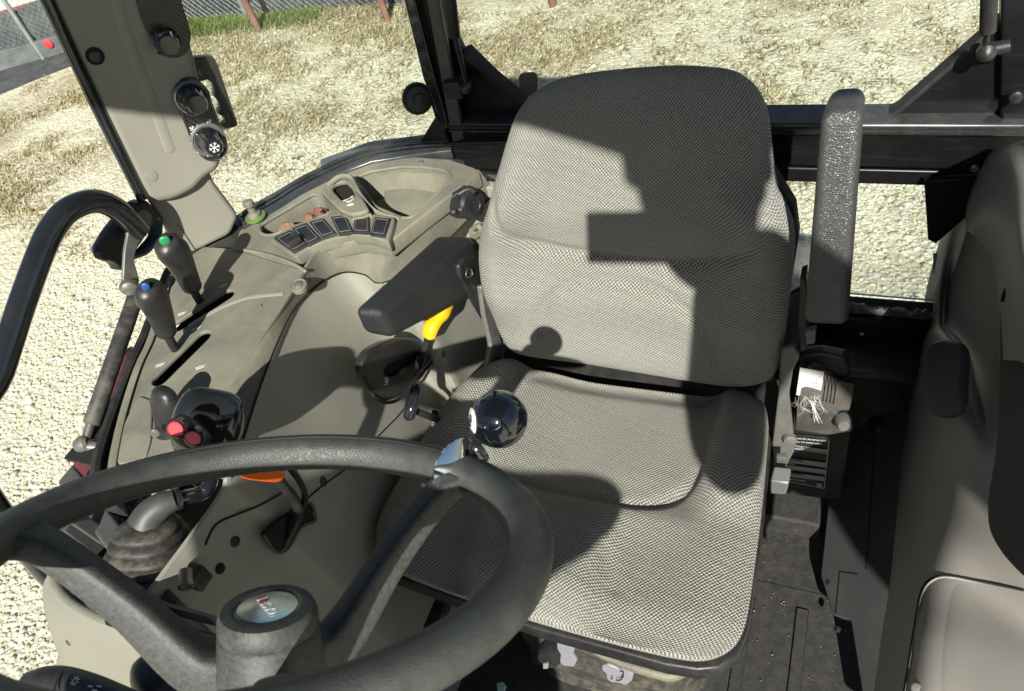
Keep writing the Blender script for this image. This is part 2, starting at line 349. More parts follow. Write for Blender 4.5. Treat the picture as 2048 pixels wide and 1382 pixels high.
def sweep(name, pts, rad, m, parent=None, n=14, exp=2., up=None, k=0, capround=0., bevel=0., sharp=40):
    """tube along pts; rad = r, (a, b) or a list of them (a across, b along up); superellipse section"""
    pts = [Vector(p) for p in pts]
    if not isinstance(rad, list): rad = [rad] * len(pts)
    rad = [(q, q) if isinstance(q, (int, float)) else q for q in rad]
    if k:
        rr = crom([Vector((a, b, 0)) for a, b in rad], k); pts = crom(pts, k); rad = [(q.x, q.y) for q in rr]
    T, N = frames(pts, up); rings = []
    seq = [(p, t, nn, a, b) for p, t, nn, (a, b) in zip(pts, T, N, rad)]
    if capround:
        pre = []; post = []
        for j in range(1, 5):
            th = math.pi / 2 * j / 4.3; p, t, nn, a, b = seq[0]; pre.insert(0, (p - t * capround * math.sin(th), t, nn, a * math.cos(th), b * math.cos(th)))
            p, t, nn, a, b = seq[-1]; post.append((p + t * capround * math.sin(th), t, nn, a * math.cos(th), b * math.cos(th)))
        seq = pre + seq + post
    vs = []; fs = []
    for p, t, nn, a, b in seq:
        bb = t.cross(nn)
        for j in range(n):
            th = 2 * math.pi * (j + .5) / n; c, s = math.cos(th), math.sin(th)
            vs.append(p + bb * (a * math.copysign(abs(c) ** (2 / exp), c)) + nn * (b * math.copysign(abs(s) ** (2 / exp), s)))
    for i in range(len(seq) - 1):
        for j in range(n):
            j2 = (j + 1) % n; fs.append((i * n + j, i * n + j2, (i + 1) * n + j2, (i + 1) * n + j))
    fs.append(tuple(range(n))); fs.append(tuple(range((len(seq) - 1) * n, len(seq) * n)))
    return raw(name, vs, fs, m, parent, bevel=bevel, sharp=sharp)
def lathe(name, p, axis, prof, m, parent=None, n=24, sharp=35):
    ax = Vector(axis).normalized(); a = ax.orthogonal().normalized(); b = ax.cross(a); vs = []; fs = []
    for r, h in prof:
        for j in range(n):
            th = 2 * math.pi * j / n; vs.append(p + ax * h + (a * math.cos(th) + b * math.sin(th)) * max(r, 1e-5))
    for i in range(len(prof) - 1):
        for j in range(n):
            j2 = (j + 1) % n; fs.append((i * n + j, i * n + j2, (i + 1) * n + j2, (i + 1) * n + j))
    fs.append(tuple(range(n))); fs.append(tuple(range((len(prof) - 1) * n, len(prof) * n)))
    return raw(name, vs, fs, m, parent, sharp=sharp)
def hexa(name, a, b, m, parent=None, bevel=.01, seg=4):
    return raw(name, list(a) + list(b), [(0, 1, 2, 3), (4, 5, 6, 7), (0, 1, 5, 4), (1, 2, 6, 5), (2, 3, 7, 6), (3, 0, 4, 7)], m, parent, bevel=bevel, seg=seg)
def box(name, c, h, m, parent=None, bevel=.003, seg=2, rot=None):
    vs = []
    for i in range(8):
        d = Vector(((i & 1) * 2 - 1, ((i >> 1) & 1) * 2 - 1, ((i >> 2) & 1) * 2 - 1)); d = Vector((d.x * h[0], d.y * h[1], d.z * h[2]))
        if rot is not None: d = rot @ d
        vs.append(c + d)
    return raw(name, vs, [(0, 1, 3, 2), (4, 5, 7, 6), (0, 1, 5, 4), (2, 3, 7, 6), (0, 2, 6, 4), (1, 3, 7, 5)], m, parent, bevel=bevel, seg=seg)
def surf(name, rows, m, parent=None, k=5, thick=.006, away=None, kr=None):
    """smooth moulded sheet through a grid of points, with thickness away from the eye"""
    kr = k if kr is None else kr
    rr = [crom(r, k) for r in rows]; cols = [crom([r[i] for r in rr], kr) for i in range(len(rr[0]))]
    nu, nv = len(cols), len(cols[0]); F = [[cols[i][j] for i in range(nu)] for j in range(nv)]
    c = F[nv // 2][nu // 2]
    vs = []
    for j in range(nv):
        for i in range(nu):
            du = F[j][min(i + 1, nu - 1)] - F[j][max(i - 1, 0)]; dv = F[min(j + 1, nv - 1)][i] - F[max(j - 1, 0)][i]
            q = du.cross(dv); q = q.normalized() if q.length > 1e-9 else Vector((0, 0, 1))
            if q.dot(O - F[j][i]) < 0: q = -q
            if away is not None: q = -Vector(away)
            vs.append((F[j][i], F[j][i] - q * thick))
    V = [a for a, b in vs] + [b for a, b in vs]; N = nu * nv; fs = []
    for j in range(nv - 1):
        for i in range(nu - 1):
            a = j * nu + i; fs += [(a, a + 1, a + nu + 1, a + nu), (N + a, N + a + nu, N + a + nu + 1, N + a + 1)]
    for i in range(nu - 1):
        a = i; fs.append((a, N + a, N + a + 1, a + 1)); a = (nv - 1) * nu + i; fs.append((a, a + 1, N + a + 1, N + a))
    for j in range(nv - 1):
        a = j * nu; fs.append((a, a + nu, N + a + nu, N + a)); a = j * nu + nu - 1; fs.append((a, N + a, N + a + nu, a + nu))
    return raw(name, V, fs, m, parent, sharp=45)
def pillow(name, bot, right, top, left, n, H, back, m, parent, relief=None, nu=64, nv=64, exp=3.):
    """closed upholstered pad: Coons patch between four edge curves, domed along n, relief(s, t) adds bolsters"""
    sp = .5 - .5 * np.cos(np.pi * np.linspace(0, 1, nu)); sp = .35 * np.linspace(0, 1, nu) + .65 * sp
    tp = sp if nu == nv else .5 - .5 * np.cos(np.pi * np.linspace(0, 1, nv))
    B, T_ = resample(crom(bot, 8), nu, sp), resample(crom(top, 8), nu, sp); Lf, Rt = resample(crom(left, 8), nv, tp), resample(crom(right, 8), nv, tp)
    n = Vector(n).normalized(); c00, c10, c01, c11 = B[0], B[-1], T_[0], T_[-1]
    wU = (c10 - c00).length; wV = (c01 - c00).length
    front = []; rear = []; uv = []
    for j, t in enumerate(tp):
        for i, s in enumerate(sp):
            p = B[i] * (1 - t) + T_[i] * t + Lf[j] * (1 - s) + Rt[j] * s - (c00 * (1 - s) * (1 - t) + c10 * s * (1 - t) + c01 * (1 - s) * t + c11 * s * t)
            e = max(0, 1 - abs(2 * s - 1) ** (exp * 3)) ** .5 * max(0, 1 - abs(2 * t - 1) ** (exp * 3)) ** .5
            front.append(p + n * e * (H + (relief(s, t) if relief else 0))); rear.append(p - n * e * back)
            uv.append((s * wU, t * wV))
    N = nu * nv; V = front + rear; fs = []
    for j in range(nv - 1):
        for i in range(nu - 1):
            a = j * nu + i; fs += [(a, a + 1, a + nu + 1, a + nu), (N + a, N + a + nu, N + a + nu + 1, N + a + 1)]
    bd = [i for i in range(nu)] + [j * nu + nu - 1 for j in range(1, nv)] + [(nv - 1) * nu + i for i in range(nu - 2, -1, -1)] + [j * nu for j in range(nv - 2, 0, -1)]
    me = bpy.data.meshes.new(name); me.from_pydata([tuple(v) for v in V], [], fs)
    l = me.uv_layers.new(name='UVMap'); li = np.empty(len(me.loops), 'i'); me.loops.foreach_get('vertex_index', li)
    l.data.foreach_set('uv', np.array(uv + uv, 'f')[li].ravel())
    bm = bmesh.new(); bm.from_mesh(me); bmesh.ops.remove_doubles(bm, verts=bm.verts, dist=1e-5); bmesh.ops.recalc_face_normals(bm, faces=bm.faces); bm.to_mesh(me); bm.free()
    return mk(name, me, m, parent, sharp=180)
def screw(p, n, parent, r=.006, name='screw', m='zinc'):
    s = lathe(name, p, n, [(0, -.004), (r, -.004), (r, .0012), (r * .75, .0024), (0, .0026)], m, parent, n=14)
    return s
def smooth01(x, a, b):
    t = min(max((x - a) / (b - a), 0), 1); return t * t * (3 - 2 * t)
UPV = Vector((0, 0, 1))

# ================================================================== SETTING
def sheet(name, x0, x1, y0, y1, z, m):
    return kind(raw(name, [(x0, y0, z), (x1, y0, z), (x1, y1, z), (x0, y1, z)], [(0, 1, 2, 3)], m))
sheet('ground', -250, 250, -250, 250, 0, 'ground')
az = .004
def GP(u, v, z=0.): return P(u, v, z=-2.65 + z)
kind(raw('asphalt_strip', [GP(-260, 290, az), GP(0, 189, az), GP(70, 160, az), GP(150, 129, az), GP(230, 96, az), GP(330, 52, az), GP(330, 46, az), GP(130, 101, az), GP(0, 138, az), GP(-260, 210, az)], [tuple(range(10))], 'asphalt'))
def blob_mesh(name, n_, where, size, m, flat=.6, tone=None, lab=None):
    """many loose little stones as one object"""
    bm = bmesh.new(); bmesh.ops.create_icosphere(bm, subdivisions=1, radius=1)
    bv = np.array([v.co[:] for v in bm.verts]); bf = np.array([[v.index for v in f.verts] for f in bm.faces]); bm.free()
    C = where(n_); n_ = len(C); nv = len(bv)
    s = size(C, n_); ang = rng.uniform(0, 2 * np.pi, n_); ca, sa = np.cos(ang), np.sin(ang)
    V = bv[None] * (1 + rng.normal(0, .16, (n_, nv, 1))) * s[:, None, None] * np.stack([rng.uniform(.75, 1.3, n_), rng.uniform(.75, 1.3, n_), rng.uniform(.4, .75, n_) * flat / .6], 1)[:, None, :]
    X = V[:, :, 0] * ca[:, None] - V[:, :, 1] * sa[:, None]; Y = V[:, :, 0] * sa[:, None] + V[:, :, 1] * ca[:, None]
    V = np.stack([X + C[:, 0:1], Y + C[:, 1:2], V[:, :, 2] + (s * .12)[:, None]], 2).reshape(-1, 3)
    F = (bf[None] + (np.arange(n_) * nv)[:, None, None]).reshape(-1, 3)
    me = bpy.data.meshes.new(name); me.vertices.add(len(V)); me.vertices.foreach_set('co', V.astype('f').ravel())
    me.loops.add(F.size); me.loops.foreach_set('vertex_index', F.astype('i').ravel()); me.polygons.add(len(F))
    me.polygons.foreach_set('loop_start', np.arange(0, F.size, 3, dtype='i')); me.update(calc_edges=True)
    a = me.attributes.new('tone', 'FLOAT', 'POINT'); a.data.foreach_set('value', np.repeat(rng.uniform(0, 1, n_), nv).astype('f'))
    me.materials.append(M[m]); o = bpy.data.objects.new(name, me); COL.objects.link(o); return o
def gravel_where(n_):
    a = np.stack([rng.uniform(-5.2, -1.2, n_), rng.uniform(-.3, 4.2, n_)], 1); k = a[:, 0] < -2.0 - .0 * a[:, 1]
    b = np.stack([rng.uniform(-.6, 1.2, n_ // 5), rng.uniform(2.3, 4.2, n_ // 5)], 1)
    c = np.stack([rng.uniform(-6.5, 2.5, n_ // 3), rng.uniform(3.2, 6.4, n_ // 3)], 1)
    return np.concatenate([a[k], b, c])
g = blob_mesh('loose_gravel', 52000, gravel_where, lambda C, n_: np.clip(rng.lognormal(-5.0, .42, n_), .0035, .026), 'stone')
g['kind'] = 'stuff'; g['label'] = 'pale loose gravel spread over the ground beside the tractor'
def grass_mesh(name, clumps, blades, length, m, spread=.06, lean=.8):
    nC = len(clumps); n_ = nC * blades
    c = np.repeat(clumps, blades, 0); root = c + np.concatenate([rng.normal(0, spread, (n_, 2)), np.zeros((n_, 1))], 1)
    L = length * rng.uniform(.45, 1.2, n_) * np.repeat(rng.uniform(.6, 1.3, nC), blades)
    a = rng.uniform(0, 2 * np.pi, n_); ln = rng.uniform(.3, 1.0, n_) * lean
    d = np.stack([np.cos(a) * ln + .25, np.sin(a) * ln - .1, np.sqrt(np.clip(1 - ln ** 2, .08, 1))], 1)
    wd = np.stack([-np.sin(a), np.cos(a), np.zeros(n_)], 1) * (.0035 + .003 * rng.uniform(0, 1, n_))[:, None]
    mid = root + d * (L * .55)[:, None]; tip = root + d * L[:, None] + np.stack([d[:, 0], d[:, 1], -np.ones(n_) * .35], 1) * (L * .25)[:, None]
    tip[:, 2] = np.maximum(tip[:, 2], .006)
    V = np.stack([root - wd, root + wd, mid - wd * .7, mid + wd * .7, tip], 1).reshape(-1, 3); b = (np.arange(n_) * 5)[:, None]
    F = np.concatenate([b + [0, 1, 3], b + [0, 3, 2], b + [2, 3, 4]], 0)
    me = bpy.data.meshes.new(name); me.vertices.add(len(V)); me.vertices.foreach_set('co', V.astype('f').ravel())
    me.loops.add(F.size); me.loops.foreach_set('vertex_index', F.astype('i').ravel()); me.polygons.add(len(F))
    me.polygons.foreach_set('loop_start', np.arange(0, F.size, 3, dtype='i')); me.update(calc_edges=True)
    t = me.attributes.new('tone', 'FLOAT', 'POINT'); t.data.foreach_set('value', np.repeat(np.clip(np.repeat(rng.uniform(0, 1, nC), blades) + rng.normal(0, .2, n_), 0, 1), 5).astype('f'))
    me.materials.append(M[m]); o = bpy.data.objects.new(name, me); COL.objects.link(o); o['kind'] = 'stuff'; return o
def patchy(n_, dens):
    x = rng.uniform(-9, 3, n_); y = rng.uniform(2.3, 7.2, n_)
    f = np.sin(x * 1.7 + 1.3 * np.sin(y * 2.1)) * np.sin(y * 2.6 + 1.1 * np.sin(x * 1.3)) + .5 * np.sin(x * 5.3 + y * 3.1) * np.sin(y * 6.1 - x * 2.2)
    far = y - .22 * x
    k = (f + dens(x, y) + rng.normal(0, .35, n_)) > .75
    k &= (far > 3.7)
    return np.stack([x[k], y[k], np.zeros(k.sum())], 1)
c1 = patchy(26000, lambda x, y: np.clip((-x - 1) * .22, -.3, .75) + np.clip((y - 4.5) * .12, -.3, .3))
c1 = c1[~((c1[:, 0] < -7) & (c1[:, 1] > 1.18 * (c1[:, 0] + 8.46) + 4.85))]
c1b = np.stack([rng.uniform(-4.5, 2.2, 900), rng.uniform(3.6, 7.2, 900), np.zeros(900)], 1)
o = grass_mesh('grass_tufts', c1b, 12, .06, 'tuft', spread=.05, lean=1.05); o['label'] = 'small brown grass tufts dotted over the pale ground'
o = grass_mesh('dry_grass', c1, 9, .052, 'drygrass', spread=.05, lean=1.05); o['label'] = 'sparse dry straw coloured grass lying over the pale gravel'
gq = rng.uniform(0, 1, 900) ** 1.3; ga, gb = GP(345, 62), GP(640, 30); c2 = np.stack([ga.x + (gb.x - ga.x) * gq, ga.y + (gb.y - ga.y) * gq + rng.normal(0, .10, 900), gq * 0], 1)
o = grass_mesh('green_grass', c2, 14, .07, 'greengrass', spread=.05, lean=.6); o['label'] = 'strip of green grass along the dark road edge'
# leaning rusty posts of the old fence line
for k, ((u, v), lab) in enumerate(zip([(519, 62), (776, 42), (1106, 12)], ['rusty leaning fence post nearest to the green grass strip', 'rusty fence post standing just left of the black rear cab post', 'rusty fence post farthest right with only its foot in view'])):
    b = P(u, v, z=-2.65)
    t = thing('fence_post', lab, 'fence post', 'rusty posts of the old fence line')
    sweep('post', [b + Vector((0, 0, -.05)), b + Vector((-.02, -.01, .8)), b + Vector((-.05, -.02, 1.65))], .036, 'rust', t, n=9)
    lathe('post_cap', b + Vector((-.05, -.02, 1.65)), (0, 0, 1), [(.04, 0), (.04, .012), (.02, .03), (0, .033)], 'rust', t, n=9)
# fence on a low stained wall, with sagging screen fabric; it turns a corner behind the pillar
fa, fb, fc_ = GP(-300, 224), GP(335, 44), GP(1000, -14)
def fence(name, lab, a, b, wall, s0, s1, fm, stations, H=1.9):
    t = thing(name, lab, 'fence'); d = (b - a).normalized(); Ln = (b - a).length; nrm = Vector((-d.y, d.x, 0)); rot = Matrix((d, nrm, UPV)).transposed()
    if wall: box('base_wall', (a + b) / 2 + UPV * wall / 2, (Ln / 2, .09, wall / 2), 'lowwall', t, .012, 1, rot)
    V = []; F = []; nx, nz = 70, 8
    for i in range(nx + 1):
        for k in range(nz + 1):
            q = i / nx * Ln; f = k / nz; top = s1 + (.05 * math.sin(q * 1.9) + .03 * math.sin(q * 4.7)) * (1 if wall else .4)
            V.append(a + d * q + UPV * (s0 + (top - s0) * f) + nrm * (-.03 + .022 * math.sin(q * 3.1 + f * 2) * math.sin(f * 5 + q)))
    N_ = len(V); V += [v + nrm * .004 for v in V]
    for i in range(nx):
        for k in range(nz):
            e = i * (nz + 1) + k; F += [(e, e + nz + 1, e + nz + 2, e + 1), (N_ + e, N_ + e + 1, N_ + e + nz + 2, N_ + e + nz + 1)]
    raw('screen_fabric', V, F, fm, t, recalc=False, sharp=180)
    for q in stations: sweep('post', [a + d * q - nrm * .07, a + d * q - nrm * .07 + UPV * (H + .1)], .026, 'galv', t, n=8)
    sweep('top_rail', [a + UPV * H, b + UPV * H], .02, 'galv', t, n=8)
    V = []; F = []; st = .075; r_ = .0016 if wall else .0010
    def wire(p, q):
        e = (q - p).normalized(); s1_ = e.cross(nrm) * r_; s2 = nrm * r_; i = len(V)
        V.extend([p + s1_, p + s2, p - s1_, p - s2, q + s1_, q + s2, q - s1_, q - s2]); F.extend([(i + j, i + (j + 1) % 4, i + 4 + (j + 1) % 4, i + 4 + j) for j in range(4)])
    H0 = max(wall, .02); hh = H - H0
    for j in range(int((Ln + hh) / st)):
        for sg in (1, -1):
            a0 = j * st - hh; a1 = a0 + hh; z0, z1 = (H0, H) if sg > 0 else (H, H0)
            if a0 < 0: z0 += (-a0) * sg; a0 = 0
            if a1 > Ln: z1 -= (a1 - Ln) * sg; a1 = Ln
            if a1 - a0 > .05: wire(a + d * a0 + UPV * z0 - nrm * .05, a + d * a1 + UPV * z1 - nrm * .05)
    o = raw('wire_mesh', V, F, 'galv', t, recalc=False); o['kind'] = 'stuff'
    return t, d, nrm
st0 = (GP(92, 112) - fa).dot((fb - fa).normalized())
ft, fd, fn = fence('chain_link_fence', 'chain link fence with sagging grey screen fabric on a low stained wall', fa, fb, .20, .18, .62, 'windscreen', (st0 - 3.4, st0 - 1.7, st0, st0 + 1.6))
rc_ = GP(119, 104) + UPV * .15 - fn * .12
lathe('red_reflector', rc_, -fn, [(.05, 0), (.05, .012), (.03, .018), (0, .02)], 'red', ft, n=18)
fence('screened_fence', 'fence with dark privacy screen standing behind the green grass strip', fb, fc_, 0, .0, 1.7, 'darkscreen', (1.2, 3.2, 5.2))
# pale concrete lot with a faded red kerb beyond the trailer
def G_(u, v, z): p = P(u, v, z=-2.65 + z); return p
e0, e1 = G_(-260, 118, .008), G_(330, -58, .008); dk_ = (e1 - e0).normalized(); nk_ = Vector((-dk_.y, dk_.x, 0))
kind(raw('concrete_lot', [e0, e1, e1 + nk_ * 40, e0 + nk_ * 40], [(0, 1, 2, 3)], 'concrete'))
ko = box('kerb', (e0 + e1) / 2 - nk_ * .12 + UPV * .05, ((e1 - e0).length / 2, .10, .06), 'redkerb', None, .01, 1, Matrix((dk_, nk_, UPV)).transposed()); kind(ko)

# ================================================================== CAB SHELL
fl = kind(box('cab_floor', W(-.32, .4, -1.52), (.62, .72, .018), 'floor', None, .004))
cf = thing('floor_mat', 'dusty black ribbed rubber mat on the cab floor beside the seat', 'floor mat')
for i in (0, 2, 5):
    x = -.135 + i * .034
    box('rib', W(x, .44, -1.499), (.012, .26, .0035), 'floor', cf, .002, 1)
box('mat_sheet', W(-.04, .44, -1.5015), (.17, .30, .0015), 'floor', cf, .0008, 1)
cr = blob_mesh('floor_crumbs', 420, lambda n_: np.stack([rng.uniform(-.25, .12, n_), rng.uniform(.2, .92, n_)], 1), lambda C, n_: np.clip(rng.lognormal(-7.2, .5, n_), .0004, .0016), 'tuft')
cr.location = W(0, 0, -1.4965); cr['kind'] = 'stuff'; cr['label'] = 'dry crumbs and grit scattered over the cab floor'
# rear wall below the window
rw = thing('rear_wall', 'black lower rear cab wall under the rear window', 'cab wall')
box('upper_ledge', W(-.27, 1.075, -1.055), (.56, .03, .03), 'frame', rw, .004)
box('ledge_step', W(-.27, 1.03, -1.10), (.56, .05, .015), mat('blue_black_paint', (.03, .035, .05), .35, dust=.15), rw, .006)
box('wall_panel', W(-.27, 1.06, -1.30), (.56, .02, .19), 'matte', rw, .003)
box('floor_riser', W(-.24, .955, -1.42), (.28, .03, .085), 'matte', rw, .006)
box('riser_step', W(-.22, .9, -1.475), (.27, .04, .03), 'floor', rw, .006)
# torn rubber seal along the lower window edge
vs = []; n_ = 150
for i in range(n_):
    q = i / (n_ - 1); h = .008 + .010 * abs(math.sin(i * 1.7) * math.sin(i * .61)) + random.uniform(0, .014)
    p = W(-.70 + q * .98, 1.058, -1.026); vs += [p, p + Vector((0, random.uniform(-.006, .004), h)), p + Vector((0, .012, h * .7)), p + Vector((0, .012, 0))]
fs = [(i * 4 + j, i * 4 + (j + 1) % 4, i * 4 + 4 + (j + 1) % 4, i * 4 + 4 + j) for i in range(n_ - 1) for j in range(4)]
raw('torn_seal', vs, fs, 'dirtyrub', rw, sharp=25)
lathe('rivet', W(.073, 1.043, -1.06), (0, -1, 0), [(.006, 0), (.005, .003), (0, .004)], 'steel', rw, n=10)
# rear window frame
rf = thing('rear_window_frame', 'black painted rear window frame with corner gussets and cross beams', 'window frame')
def zb(v, u=1700, y=1.08): return P(u, v, y=y).z - O.z
z0, z1, z2, z3, z4 = zb(228), zb(252), zb(322), zb(331), zb(360)
box('sill_seal', W(-.18, 1.10, zb(230, y=1.11)), (.48, .012, .008), 'matte', rf, .003)
sr_ = box('sill_rail', W(-.18, 1.085, (z0 + z1) / 2 - .002), (.48, .03, (z0 - z1) / 2), 'rail', rf, .004)
for k in range(2): box('groove', W(-.18, 1.0535, z0 - .008 - k * .007), (.48, .0015, .0012), 'matte', sr_, 0)
box('cross_beam', W(-.18, 1.09, (z1 + z2) / 2), (.48, .028, (z1 - z2) / 2), 'frame', rf, .004)
box('lower_strip', W(-.18, 1.10, (z3 + z4) / 2), (.48, .03, (z3 - z4) / 2), 'frame', rf, .003)
def pl(name, px, thick, m, par, y=None, x=None, z=None, **k): return plate(name, PL(px, y=y, x=x, z=z), thick, m, par, **k)
pl('corner_gusset', [(902, 60), (924, 105), (985, 165), (1046, 215), (1050, 296), (905, 286), (880, 150)], .02, 'frame', rf, y=1.085)
pl('gusset_seal', [(918, 108), (930, 120), (1050, 222), (1050, 210), (985, 158), (930, 104)], .03, 'matte', rf, y=1.082)
pl('corner_gusset', [(2110, -60), (2048, 12), (1800, 226), (1780, 238), (1800, 242), (2060, 262)], .02, 'frame', rf, y=1.085)
pl('gusset_seal', [(2110, -66), (2046, 4), (1794, 221), (1770, 232), (1776, 238), (1800, 229), (2050, 13), (2112, -56)], .028, 'matte', rf, y=1.082)
rp = pl('rear_post', [(690, -560), (772, -560), (930, 281), (882, 284), (845, 150)], .05, 'frame', rf, y=1.075, bevel=.004)
pl('post_inner_face', [(782, -340), (812, -340), (928, 279), (905, 284), (853, 0)], .012, mat('grey_post_face', (.06, .062, .06), .4, dust=.25), rp, y=1.055, bevel=.002)
pl('post_seal', [(700, -440), (716, -440), (868, 150), (898, 255), (888, 262), (846, 158)], .02, 'gloss', rp, y=1.06, bevel=.003)
rq = pl('rear_post', [(2008, -600), (2120, -600), (2110, 330), (1985, 330), (2000, 250)], .05, 'frame', rf, y=1.07, bevel=.004)
screw(P(2032, 195, y=1.045), (0, -1, 0), rq, .008, m='black')
pl('beam_bracket', [(700, 326), (760, 310), (830, 297), (900, 286), (1060, 283), (1050, 345), (960, 338), (930, 322), (860, 314), (780, 316)], .02, 'frame', rf, y=1.055)
pl('side_gusset', [(838, 287), (872, 232), (884, 250), (898, 287)], .012, 'matte', rf, y=1.062)
pl('corner_bracket', [(1848, 362), (1960, 356), (1950, 420), (1872, 488), (1856, 480)], .012, 'frame', rf, y=1.05, bevel=.002)
screw(P(1950, 337, y=1.055), (0, -1, 0), rf, .006, m='steel')
# rear glass, upper and lower
gl = thing('rear_window_pane', 'clear upper rear window glass with a small maker stamp in the corner', 'window')
raw('pane', [W(-.72, 1.125, -.66), W(.27, 1.125, -.66), W(.27, 1.125, .3), W(-.72, 1.125, .3), W(-.72, 1.130, -.66), W(.27, 1.130, -.66), W(.27, 1.130, .3), W(-.72, 1.130, .3)], [(0, 1, 2, 3), (4, 5, 6, 7), (0, 1, 5, 4), (2, 3, 7, 6), (1, 2, 6, 5), (0, 3, 7, 4)], 'glass', gl)
def stamp(par, c, xd, yd, wd, m='matte'):
    """etched glass stamp, read from outside, so mirrored from the seat"""
    xd = -Vector(xd).normalized(); yd = Vector(yd).normalized(); h = wd * .075
    for k, (s, ws) in enumerate([('TEMP - DOMALAM SUNGEF', 1.), ('DOT 37 AS2 M21', .62), ('43R-000289', .70), ('001084', .34)]):
        text('stamp_line', s, c + yd * (h * 1.5 - k * h * 1.55) - (-xd) * (wd * (.5 - ws / 2)), xd, yd, h * 1.15, m, par, width=wd * ws)
    e = c + (-xd) * wd * .36 - yd * h * .7
    pts = [e + xd * (wd * .11 * math.cos(a)) + yd * (wd * .11 * math.sin(a)) for a in np.linspace(0, 2 * math.pi, 25)]
    sweep('stamp_ring', pts, wd * .008, m, par, n=5); text('stamp_mark', 'E3', e, xd, yd, wd * .1, m, par)
    q = c + (-xd) * wd * .02 - yd * h * 3.15; a, b = xd * wd * .09, yd * h * .65
    sweep('stamp_frame', [q - a - b, q + a - b, q + a + b, q - a + b, q - a - b], wd * .007, m, par, n=4); text('stamp_mark', 'C0', q, xd, yd, wd * .08, m, par)
stamp(gl, P(1764, 163, y=1.1235), (1, 0, 0), (0, 0, 1), (P(1790, 160, y=1.1235) - P(1739, 160, y=1.1235)).length)
lg = thing('lower_rear_window_pane', 'dusty lower rear window glass between the cross beam and the torn seal', 'window')
raw('pane', [W(-.72, 1.112, -1.03), W(.27, 1.112, -1.03), W(.27, 1.112, -.77), W(-.72, 1.112, -.77), W(-.72, 1.117, -1.03), W(.27, 1.117, -1.03), W(.27, 1.117, -.77), W(-.72, 1.117, -.77)], [(0, 1, 2, 3), (4, 5, 6, 7), (0, 1, 5, 4), (2, 3, 7, 6), (1, 2, 6, 5), (0, 3, 7, 4)], 'dirtyglass', lg)
# rear window gas struts
def strut(name, lab, a, b, c, r, grp=None):
    t = thing(name, lab, 'gas strut', grp); d = (b - a).normalized()
    sweep('cylinder', [a, b], r, 'black', t, n=16, capround=r * .5); sweep('rod', [b - d * .01, c], r * .42, 'steel' if r > .011 else 'black', t, n=10)
    return t, d
t, d = strut('window_gas_strut', 'thin black gas strut beside the left rear post of the seat side window', P(868, -260, y=1.03), P(908, 70, y=1.03), P(933, 168, y=1.045), .0105, 'gas struts of the rear window')
lathe('ball_joint', P(934, 172, y=1.05), (0, -1, 0), [(.006, -.03), (.006, 0), (.010, .002), (.0105, .010), (.006, .016), (0, .018)], 'black', t, n=14)
box('mount_block', P(912, 172, y=1.06), (.016, .018, .016), 'black', t, .003)
t, d = strut('window_gas_strut', 'black gas strut in the top right corner of the rear window', P(1985, -220, y=1.03), P(1976, 62, y=1.03), P(1972, 92, y=1.04), .0095, 'gas struts of the rear window')
lathe('ball_joint', P(1972, 100, y=1.045), (0, -1, 0), [(.006, -.02), (.006, 0), (.011, .002), (.0115, .010), (.006, .016), (0, .018)], 'black', t, n=14)
sweep('mount_pin', [P(1972, 100, y=1.05), P(2020, 92, y=1.05)], .009, 'black', t, n=10)
# side quarter window: pane, latch
A0, B0 = P(500, 425, x=-1.0), P(905, 284, y=1.11)
def sidept(u, v):
    n = (B0 - A0).cross(UPV).normalized(); return PP(u, v, A0, n)
sp_ = thing('side_window_pane', 'clear side window glass between the control pillar and the rear post', 'window')
nn = (B0 - A0).cross(UPV).normalized() * .004
qs = [W(*(A0 - O)) + Vector((0, 0, -.06)), W(*(B0 - O)) + Vector((0, 0, -.02)), B0 + Vector((0, 0, .9)), A0 + Vector((0, 0, .9))]
raw('pane', qs + [q + nn for q in qs], [(0, 1, 2, 3), (4, 5, 6, 7), (0, 1, 5, 4), (2, 3, 7, 6), (1, 2, 6, 5), (0, 3, 7, 4)], 'glass', sp_)
dd = (B0 - A0).normalized()
stamp(sp_, sidept(832, 238) + nn * -.6, dd, UPV, .040)
lt = thing('window_latch_knob', 'round black latch knob on the side window by the rear post', 'latch')
kp = sidept(833, 196); kn = (O - kp).normalized(); kn = (kn + Vector((.6, -.4, 0))).normalized()
lathe('knob', kp, kn, [(.027, 0), (.029, .008), (.027, .016), (.022, .021), (0, .023)], 'black', lt, n=26)
sweep('latch_arm', [kp - kn * .0 + Vector((0, 0, .002)), sidept(868, 186), sidept(880, 210)], (.02, .012), 'black', lt, n=10)
for q in ((861, 184), (872, 220)): lathe('latch_screw', sidept(*q) + kn * .012, kn, [(.006, 0), (.005, .004), (0, .005)], 'steel', lt, n=10)
lathe('knob_boss', kp + kn * .025, kn, [(.011, 0), (.010, .004), (0, .005)], 'black', lt, n=14)
# lamp bracket outside the rear window
t = thing('lamp_bracket', 'grey metal paddle shaped bracket outside the rear window behind the seat', 'bracket')
pl('paddle', [(1036, 152), (1046, 147), (1068, 146), (1076, 156), (1076, 200), (1050, 240), (1044, 205), (1038, 190)], .006, 'zinc', t, y=1.2, rnd=.005)
sweep('stem', [P(1056, 215, y=1.203), P(1050, 300, y=1.22)], .011, 'zinc', t, n=10)
